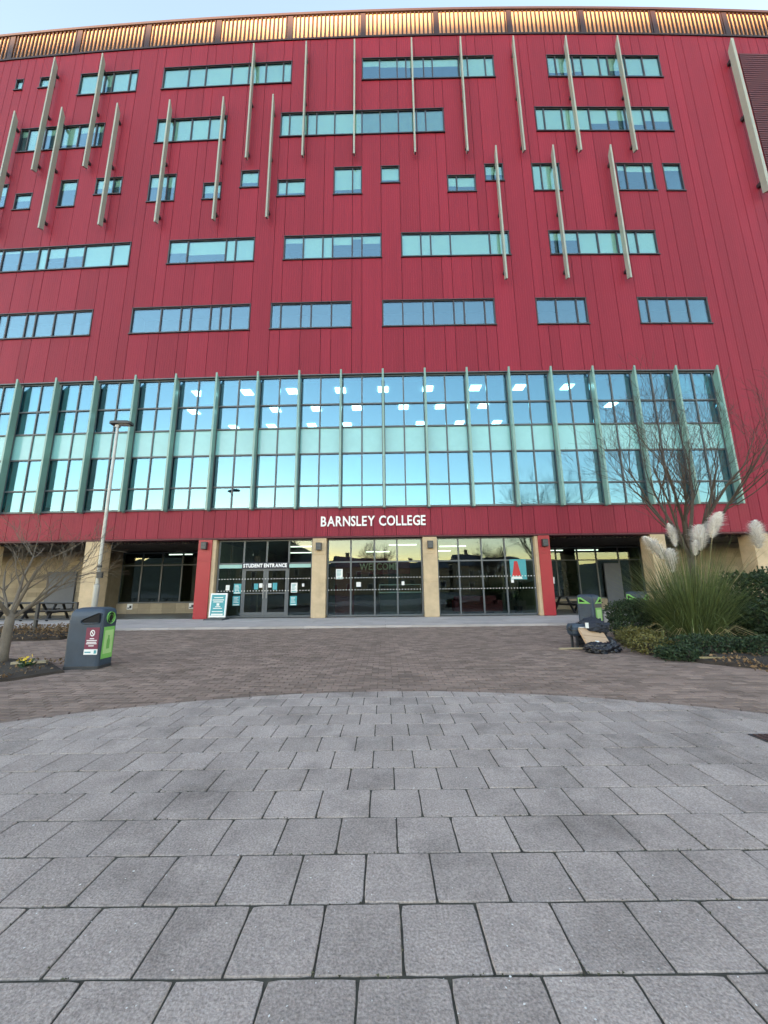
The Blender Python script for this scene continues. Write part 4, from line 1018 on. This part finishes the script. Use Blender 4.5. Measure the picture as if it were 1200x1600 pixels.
# ------------------------------------------------------------------ rubbish heap
def lumpy(name, label, cat, loc, size, mat, seedn, amp=.25, flat=0.):
    bm = bmesh.new(); bmesh.ops.create_icosphere(bm, subdivisions=5, radius=1); off = Vector((seedn*3.1, seedn, 0))
    for v in bm.verts:
        n_ = v.co.normalized(); k = 1+amp*mnoise.noise(n_*1.6+off)+amp*1.1*abs(mnoise.noise(n_*3.6+off))-amp*.45*abs(mnoise.noise(n_*7+off))+amp*.08*mnoise.noise(n_*14+off); c = n_*k
        v.co = Vector((c.x*size[0], c.y*size[1], max(-size[2]*.8, c.z*size[2])))
    bmesh.ops.translate(bm, verts=bm.verts, vec=(0, 0, size[2]*.8))
    me = bpy.data.meshes.new(name); bm.to_mesh(me); bm.free(); me.materials.append(mat); me.polygons.foreach_set('use_smooth', [True]*len(me.polygons))
    return tag(link(name, me, None, loc), label, cat)
bg1 = lumpy('rubbish_bag', 'shiny black rubbish bag slumped on the paving under the cardboard box', 'bag', (4.20, 7.98, .0), (.23, .17, .10), m_bag, 3, .4)
bg2 = lumpy('rubbish_bag', 'crumpled black bag against the golden shrub, right of the cardboard box', 'bag', (4.52, 8.05, .0), (.13, .13, .11), m_bag, 8, .45)
bg3 = lumpy('fabric_bag', 'dark navy holdall on top of the rubbish heap', 'bag', (4.46, 8.62, .28), (.30, .24, .17), m_bagn, 5, .35)
b = MB(); b.box(-.07, .0, -.262, -.255, .15, .26); t_ = b.build('white_tag', m_paper, bg3, (-.2, 0, 0))
lumpy('rubbish_bag', 'matt black bag at the bottom of the heap behind the cardboard box', 'bag', (4.50, 8.75, 0), (.33, .26, .19), m_bagn, 12, .3)
t = thing('plastic_crate', 'dark plastic carry case with pale slot at the left of the rubbish heap', 'case', (4.16, 8.62, .26), .2)
b = MB(); b.loft([[(x, y, z) for x, y in rrect(w_, d_, .06)] for z, w_, d_ in ((0, .34, .24), (.04, .40, .28), (.18, .42, .30), (.24, .36, .26))]); b.build('shell', m_bin, t)
b = MB(); b.loft([[(x, y, z) for x, y in rrect(.44, .32, .07)] for z in (.105, .125)]); b.build('seam', m_dmetal, t)
b = MB(); b.box(-.10, .08, -.158, -.150, .15, .185); b.build('slot', m_paper, t)
b = MB(); b.tube([(-.2, -.05, .10), (-.27, -.05, .16), (-.2, -.05, .22)], .018, 8); b.build('handle', m_dmetal, t)
b = MB()
for x in (-.12, .1):
    for y in (-.08, .08): b.box(x-.02, x+.02, y-.02, y+.02, -.26, .0)
b.build('legs', m_dmetal, t)
t = thing('cardboard_box', 'flattened brown cardboard box leaning on the rubbish heap', 'box', (4.32, 8.12, .12), .08); t.rotation_euler.x = -.85; t.rotation_euler.y = .12
b = MB(); b.box(-.26, .26, 0, .05, 0, .42); b.build('carton', m_card, t)
b = MB(); b.box(-.26, .26, -.003, -.001, .225, .24); b.box(-.02, .02, -.003, -.001, .0, .1); b.build('tape', m_cardd, t)
b = MB(); b.box(-.05, .03, -.004, -.0012, .08, .11); b.build('address_label', m_paper, t)
b = MB(); b.obox((.0, .03, .44), (.25, 0, 0), (0, .04, .02), (0, -.004, .008)); b.build('flap', m_card, t)
b = MB(); b.bar((3.62, 8.42, .02), (4.2, 8.32, .04), .07, .03); tag(b.build('wooden_batten', m_plank), 'short wooden batten lying on the paving left of the cardboard box', 'timber')

# ------------------------------------------------------------------ behind the camera: hill whose crest is shaped to shade the facade, and trees that are reflected
h = MB(); nx, ny = 260, 16
for j in range(ny+1):
    y = -150-230*j/ny
    for i in range(nx+1):
        x = -700+1300*i/nx; s_ = j/ny; prof = s_*s_*(3-2*s_)
        e = max(0., abs(x+178)-46)/34; bump = math.exp(-e*e)
        ridge = 27+2.2*mnoise.noise((x*.02, 3.3, 0))+1.2*mnoise.noise((x*.07, 1.3, 0))
        shade_peak = 55.5+max(0, min(1, (-178-x)/8))*1.3+max(0, min(1, (x+173)/6))*1.5+.35*mnoise.noise((x*.11, 7.3, 0))  # crest raised here so its shadow on the facade ends at the roof screen
        ridge = ridge*(1-bump)+shade_peak*bump
        h.v.append((x, y, -.5+prof*ridge+(1.5*mnoise.noise((x*.05, y*.05, 0)) if 0 < j < ny else 0)))
for j in range(ny):
    for i in range(nx): a = j*(nx+1)+i; h.f.append((a, a+1, a+nx+2, a+nx+1))
struct(h.build('hill', m_hill))
for k_, (x, y, where, sc_) in enumerate(((-17, -24, 'student entrance bay', 1.1), (-3, -34, 'middle WELCOME bay', 1.2), (15.5, -25, 'right bay beside the red poster', 1.15))):
    t = thing('bare_tree', f'leafless street tree reflected in the glass of the {where}', 'tree', (x, y, 0), k_*1.3, 'bare trees reflected in the entrance glass')
    bare_tree(t, 2.2, .16, 7, .7, 3.4, m_bark, 21+k_, depth=3, upward=.6, tw=.012); t.scale = (sc_, sc_, sc_)

def town(x, y, w, d, h, label, roof):
    t = thing('town_building', label, 'building', (x, y, 0), 0, 'buildings across the square reflected in the glass')
    b = MB(); b.box(-w/2, w/2, -d/2, d/2, -.1, h); b.build('wall', m_brickwall, t)
    b = MB(); b.loft([[(-w/2-.3, -d/2-.3, h), (w/2+.3, -d/2-.3, h), (w/2+.3, d/2+.3, h), (-w/2-.3, d/2+.3, h)], [(-w/2-.3, -.2, h+roof), (w/2+.3, -.2, h+roof), (w/2+.3, .2, h+roof), (-w/2-.3, .2, h+roof)]]); rf = b.build('roof', m_slate, t)
    b = MB(); b.box(-w*.3-.5, -w*.3+.5, -.5, .5, h+roof*.5, h+roof+1.2); b.build('chimney', m_brickwall, rf)
    n = int(w/2.6)
    for fl_ in range(int(h/3)):
        for i in range(n):
            xx = -w/2+(i+.5)*w/n; wd = link('window', boxmesh('window', -.55, .55, -.02, .06, 0, 1.6, m_white), t, (xx, d/2, 1.0+fl_*3)); link('pane', boxmesh('pane', -.47, .47, .06, .075, .08, 1.52, m_navy), wd)
for a in ((-31, -62, 17, 10, 6.2, 'low stone building with slate roof reflected in the left recess glass', 2.0), (-9, -66, 15, 10, 6.8, 'stone building with slate roof reflected behind the student entrance', 2.4), (8, -64, 13, 10, 5.6, 'low stone building reflected in the middle bay glass', 1.8), (25, -67, 18, 10, 7.0, 'wide stone building reflected in the right bay glass', 2.2)): town(*a)
